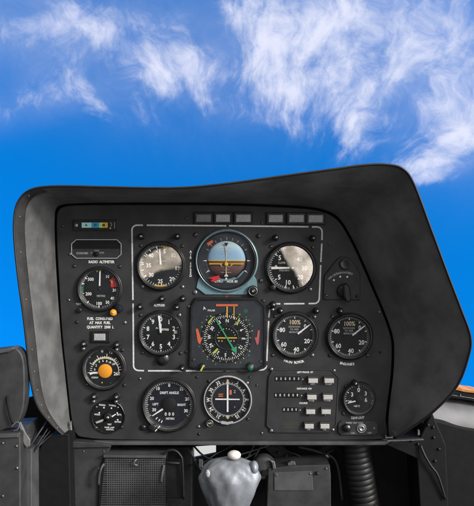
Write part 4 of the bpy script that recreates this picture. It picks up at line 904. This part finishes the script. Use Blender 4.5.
P(g, 'lever', 'steel', lambda q: q.prism([(270, 458), (274.4, 459.6), (275.4, 466), (272.6, 468), (271.6, 462)], 4, 8, 0.6))
g = thing('connector_box', 'flat grey box with small plugs on top, bottom centre right', 'box', 300, 475, 5)
P(g, 'box_body', 'grey', lambda q: q.prism([(268, 468.4), (295, 465.6), (329.6, 464.6), (330.6, 475), (331, 520), (266, 520)], -30, 6, 0.8))
P(g, 'cover_plate', 'greylt', lambda q: q.prism([(274, 472), (312, 470.4), (313, 490), (274, 490)], 5.9, 7.0, 0.4))
for u_, v_ in ((276.5, 474.4), (310, 472.8), (326, 468)):
    P(g, 'screw', 'steel', lambda q: q.lathe(u_, v_, [(0.9, 6), (0.8, 7.8), (0, 8)], 10))
P(g, 'plug', 'steel', lambda q: q.prism([(288, 464), (291, 462.4), (295, 462.4), (296, 466), (288, 467)], -6, 2, 0.4))
P(g, 'plug', 'rubber', lambda q: q.lathe(317, 472.5, [(1.8, 5), (1.6, 9), (0, 9.4)], 12))
P(g, 'dark_strip', 'matt', lambda q: q.box(262, 470.5, 268, 474.6, 3, 7.2, 0.2))
g = thing('slanted_brace', 'dark flat brace slanting down behind the connector box', 'brace', 290, 455, -30)
P(g, 'brace_plate', 'black', lambda q: q.prism([(262, 446), (282, 446), (305, 466), (296, 467), (272, 456)], -36, -31, 0.5))
for u, v in ((278, 452.5), (286, 456), (294, 461.5)):
    P(g, 'bolt', 'rubber', lambda q: q.lathe(u, v, [(1.6, -31), (1.4, -28.6), (0, -28)], 10))
g = thing('corrugated_duct', 'thick black corrugated hose hanging below the right end of the panel', 'hose', 358, 470, -14)
def duct(q):
    path = []; rads = []; L_ = 90; nst = 300
    for i in range(nst):
        t = i / (nst - 1); v = 441.5 + L_ * t; u = 356.5 + 11 * t + 5 * t * t
        path.append((u, v, -26 - 6 * t)); rads.append(14.0 + 0.9 * abs(sin(pi * t * L_ / 5.6)) ** 0.6 * 1.0)
    q.tube(path, 14, 40, rads)
P(g, 'duct_wall', 'rubber', duct)

# right side: black skirt, sill and hinge
g = thing('right_skirt', 'black sheet below the right end of the hood', 'panel', 430, 460, 10)
P(g, 'skirt_sheet', 'matt', lambda q: q.prism([(386, 446), (398, 439.4), (421, 438.4), (433, 412.6), (436, 420), (447, 446), (452, 560), (424, 560), (418, 460)], -40, 6, 1.0))
P(g, 'hinge_strip', 'steel', lambda q: q.prism([(384, 436.8), (420, 435.6), (420, 436.6), (384, 438.0)], 20, 24, 0.2))
P(g, 'latch', 'steel', lambda q: q.prism([(413.6, 426), (415, 425.6), (415.6, 430.4), (413.4, 431.4)], 24, 27, 0.2))
for u, v in ((429, 426), (434, 428), (434.6, 438.4), (440, 450), (418.6, 445), (413, 441.5), (436, 462)):
    P(g, 'bolt', 'black', lambda q: q.lathe(u, v, [(1.5, 5.9), (1.3, 7.6), (0.5, 8), (0, 8)], 10))
P(g, 'edge_cable', 'rubber', lambda q: q.tube(smooth_open([(421, 446, 8), (425, 456, 10), (431, 466, 10), (438, 476, 10), (446, 500, 8)], 5), 1.2, 8))
g = thing('side_sill', 'rolled black window sill with its sheen painted grey, tan edge, right border', 'sill', 460, 408, -5)
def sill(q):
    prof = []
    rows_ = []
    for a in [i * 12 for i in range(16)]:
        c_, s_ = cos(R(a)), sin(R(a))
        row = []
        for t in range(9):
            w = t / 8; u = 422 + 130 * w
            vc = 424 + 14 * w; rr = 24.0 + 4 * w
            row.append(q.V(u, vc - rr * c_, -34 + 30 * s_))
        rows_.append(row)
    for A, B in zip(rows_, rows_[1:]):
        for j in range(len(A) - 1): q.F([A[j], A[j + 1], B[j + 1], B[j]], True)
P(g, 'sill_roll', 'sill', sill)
P(g, 'sill_cover', 'matt', lambda q: q.prism(smooth_open([(424, 417), (440, 419.5), (456, 424), (478, 428), (560, 438)], 4) + [(560, 560), (424, 560)], -30, -2, 3.0))
P(g, 'seal_strip', 'matt', lambda q: q.prism(smooth_open([(440, 390.4), (456, 391), (474, 394.6), (560, 420)], 4) + [(560, 432), (474, 402.4), (452, 399), (438, 398)], -40, -12, 0.6))
P(g, 'seal_bead', 'steel', lambda q: q.tube([(444, 394.2, -11.5), (456, 396.8, -11.5), (474, 399.4, -11.5), (520, 412, -11.5)], 0.35, 8))
P(g, 'tan_edge', 'gold', lambda q: q.prism([(446, 385.4), (458, 387.2), (468, 390), (478, 391.4), (560, 412), (560, 415.4), (478, 394.6), (466, 393.2), (454, 390.4), (446, 388.6)], -34, -10, 0.6))
P(g, 'sill_stud', 'steel', lambda q: q.lathe(462, 396.2, [(0.9, -12), (0.8, -10), (0, -9.6)], 10))

g = thing('cable_bundle', 'bundle of thin black cables sagging between the grille and the silver grip', 'cables', 205, 470, -10)
for k, (a, b_, c_) in enumerate([((186, 447), (200, 462), (216, 455)), ((190, 449), (204, 470), (240, 462)), ((188, 466), (206, 463), (226, 470)), ((193, 446), (214, 458), (262, 449))]):
    P(g, 'cable', ('rubber', 'grey', 'rubber', 'rubber')[k], lambda q: q.tube(smooth_open([(*a, -12), (*b_, -8 + k), (*c_, -14), (c_[0] + 20, c_[1] - 6, -30)], 6), 0.7 + 0.25 * (k % 2), 8))
P(g, 'cable_clip', 'steel', lambda q: q.box(199, 458, 203, 466, -9, -4, 0.4))
g = thing('pipe_run', 'dull pipe crossing the dark gap left of the ribbed hose', 'pipe', 320, 455, -34)
P(g, 'pipe', 'grey', lambda q: q.tube(smooth_open([(298, 447, -34), (318, 452, -34), (336, 462, -34), (342, 500, -34)], 6), 1.5, 10))
P(g, 'pipe_union', 'steel', lambda q: q.tube([(323, 454, -34), (329, 457, -34)], 2.3, 6))
P(g, 'thin_line', 'rubber', lambda q: q.tube(smooth_open([(270, 444, -28), (292, 451, -26), (312, 458, -28), (334, 448, -30)], 6), 0.7, 8))
g = thing('wire_loom', 'thin black wires looping below the pale box at lower left', 'cables', 40, 450, 34)
for k in range(3):
    P(g, 'wire', 'rubber', lambda q: q.tube(smooth_open([(22 + 3 * k, 446, 42), (30 + 2 * k, 458 - 4 * k, 44), (37 + 3 * k, 446 - 2 * k, 40), (46 + 2 * k, 430 + 3 * k, 26)], 6), 0.7, 8))

for o in sc.objects:
    for k_ in ('_u', '_v', '_d', '_k'):
        if k_ in o: del o[k_]
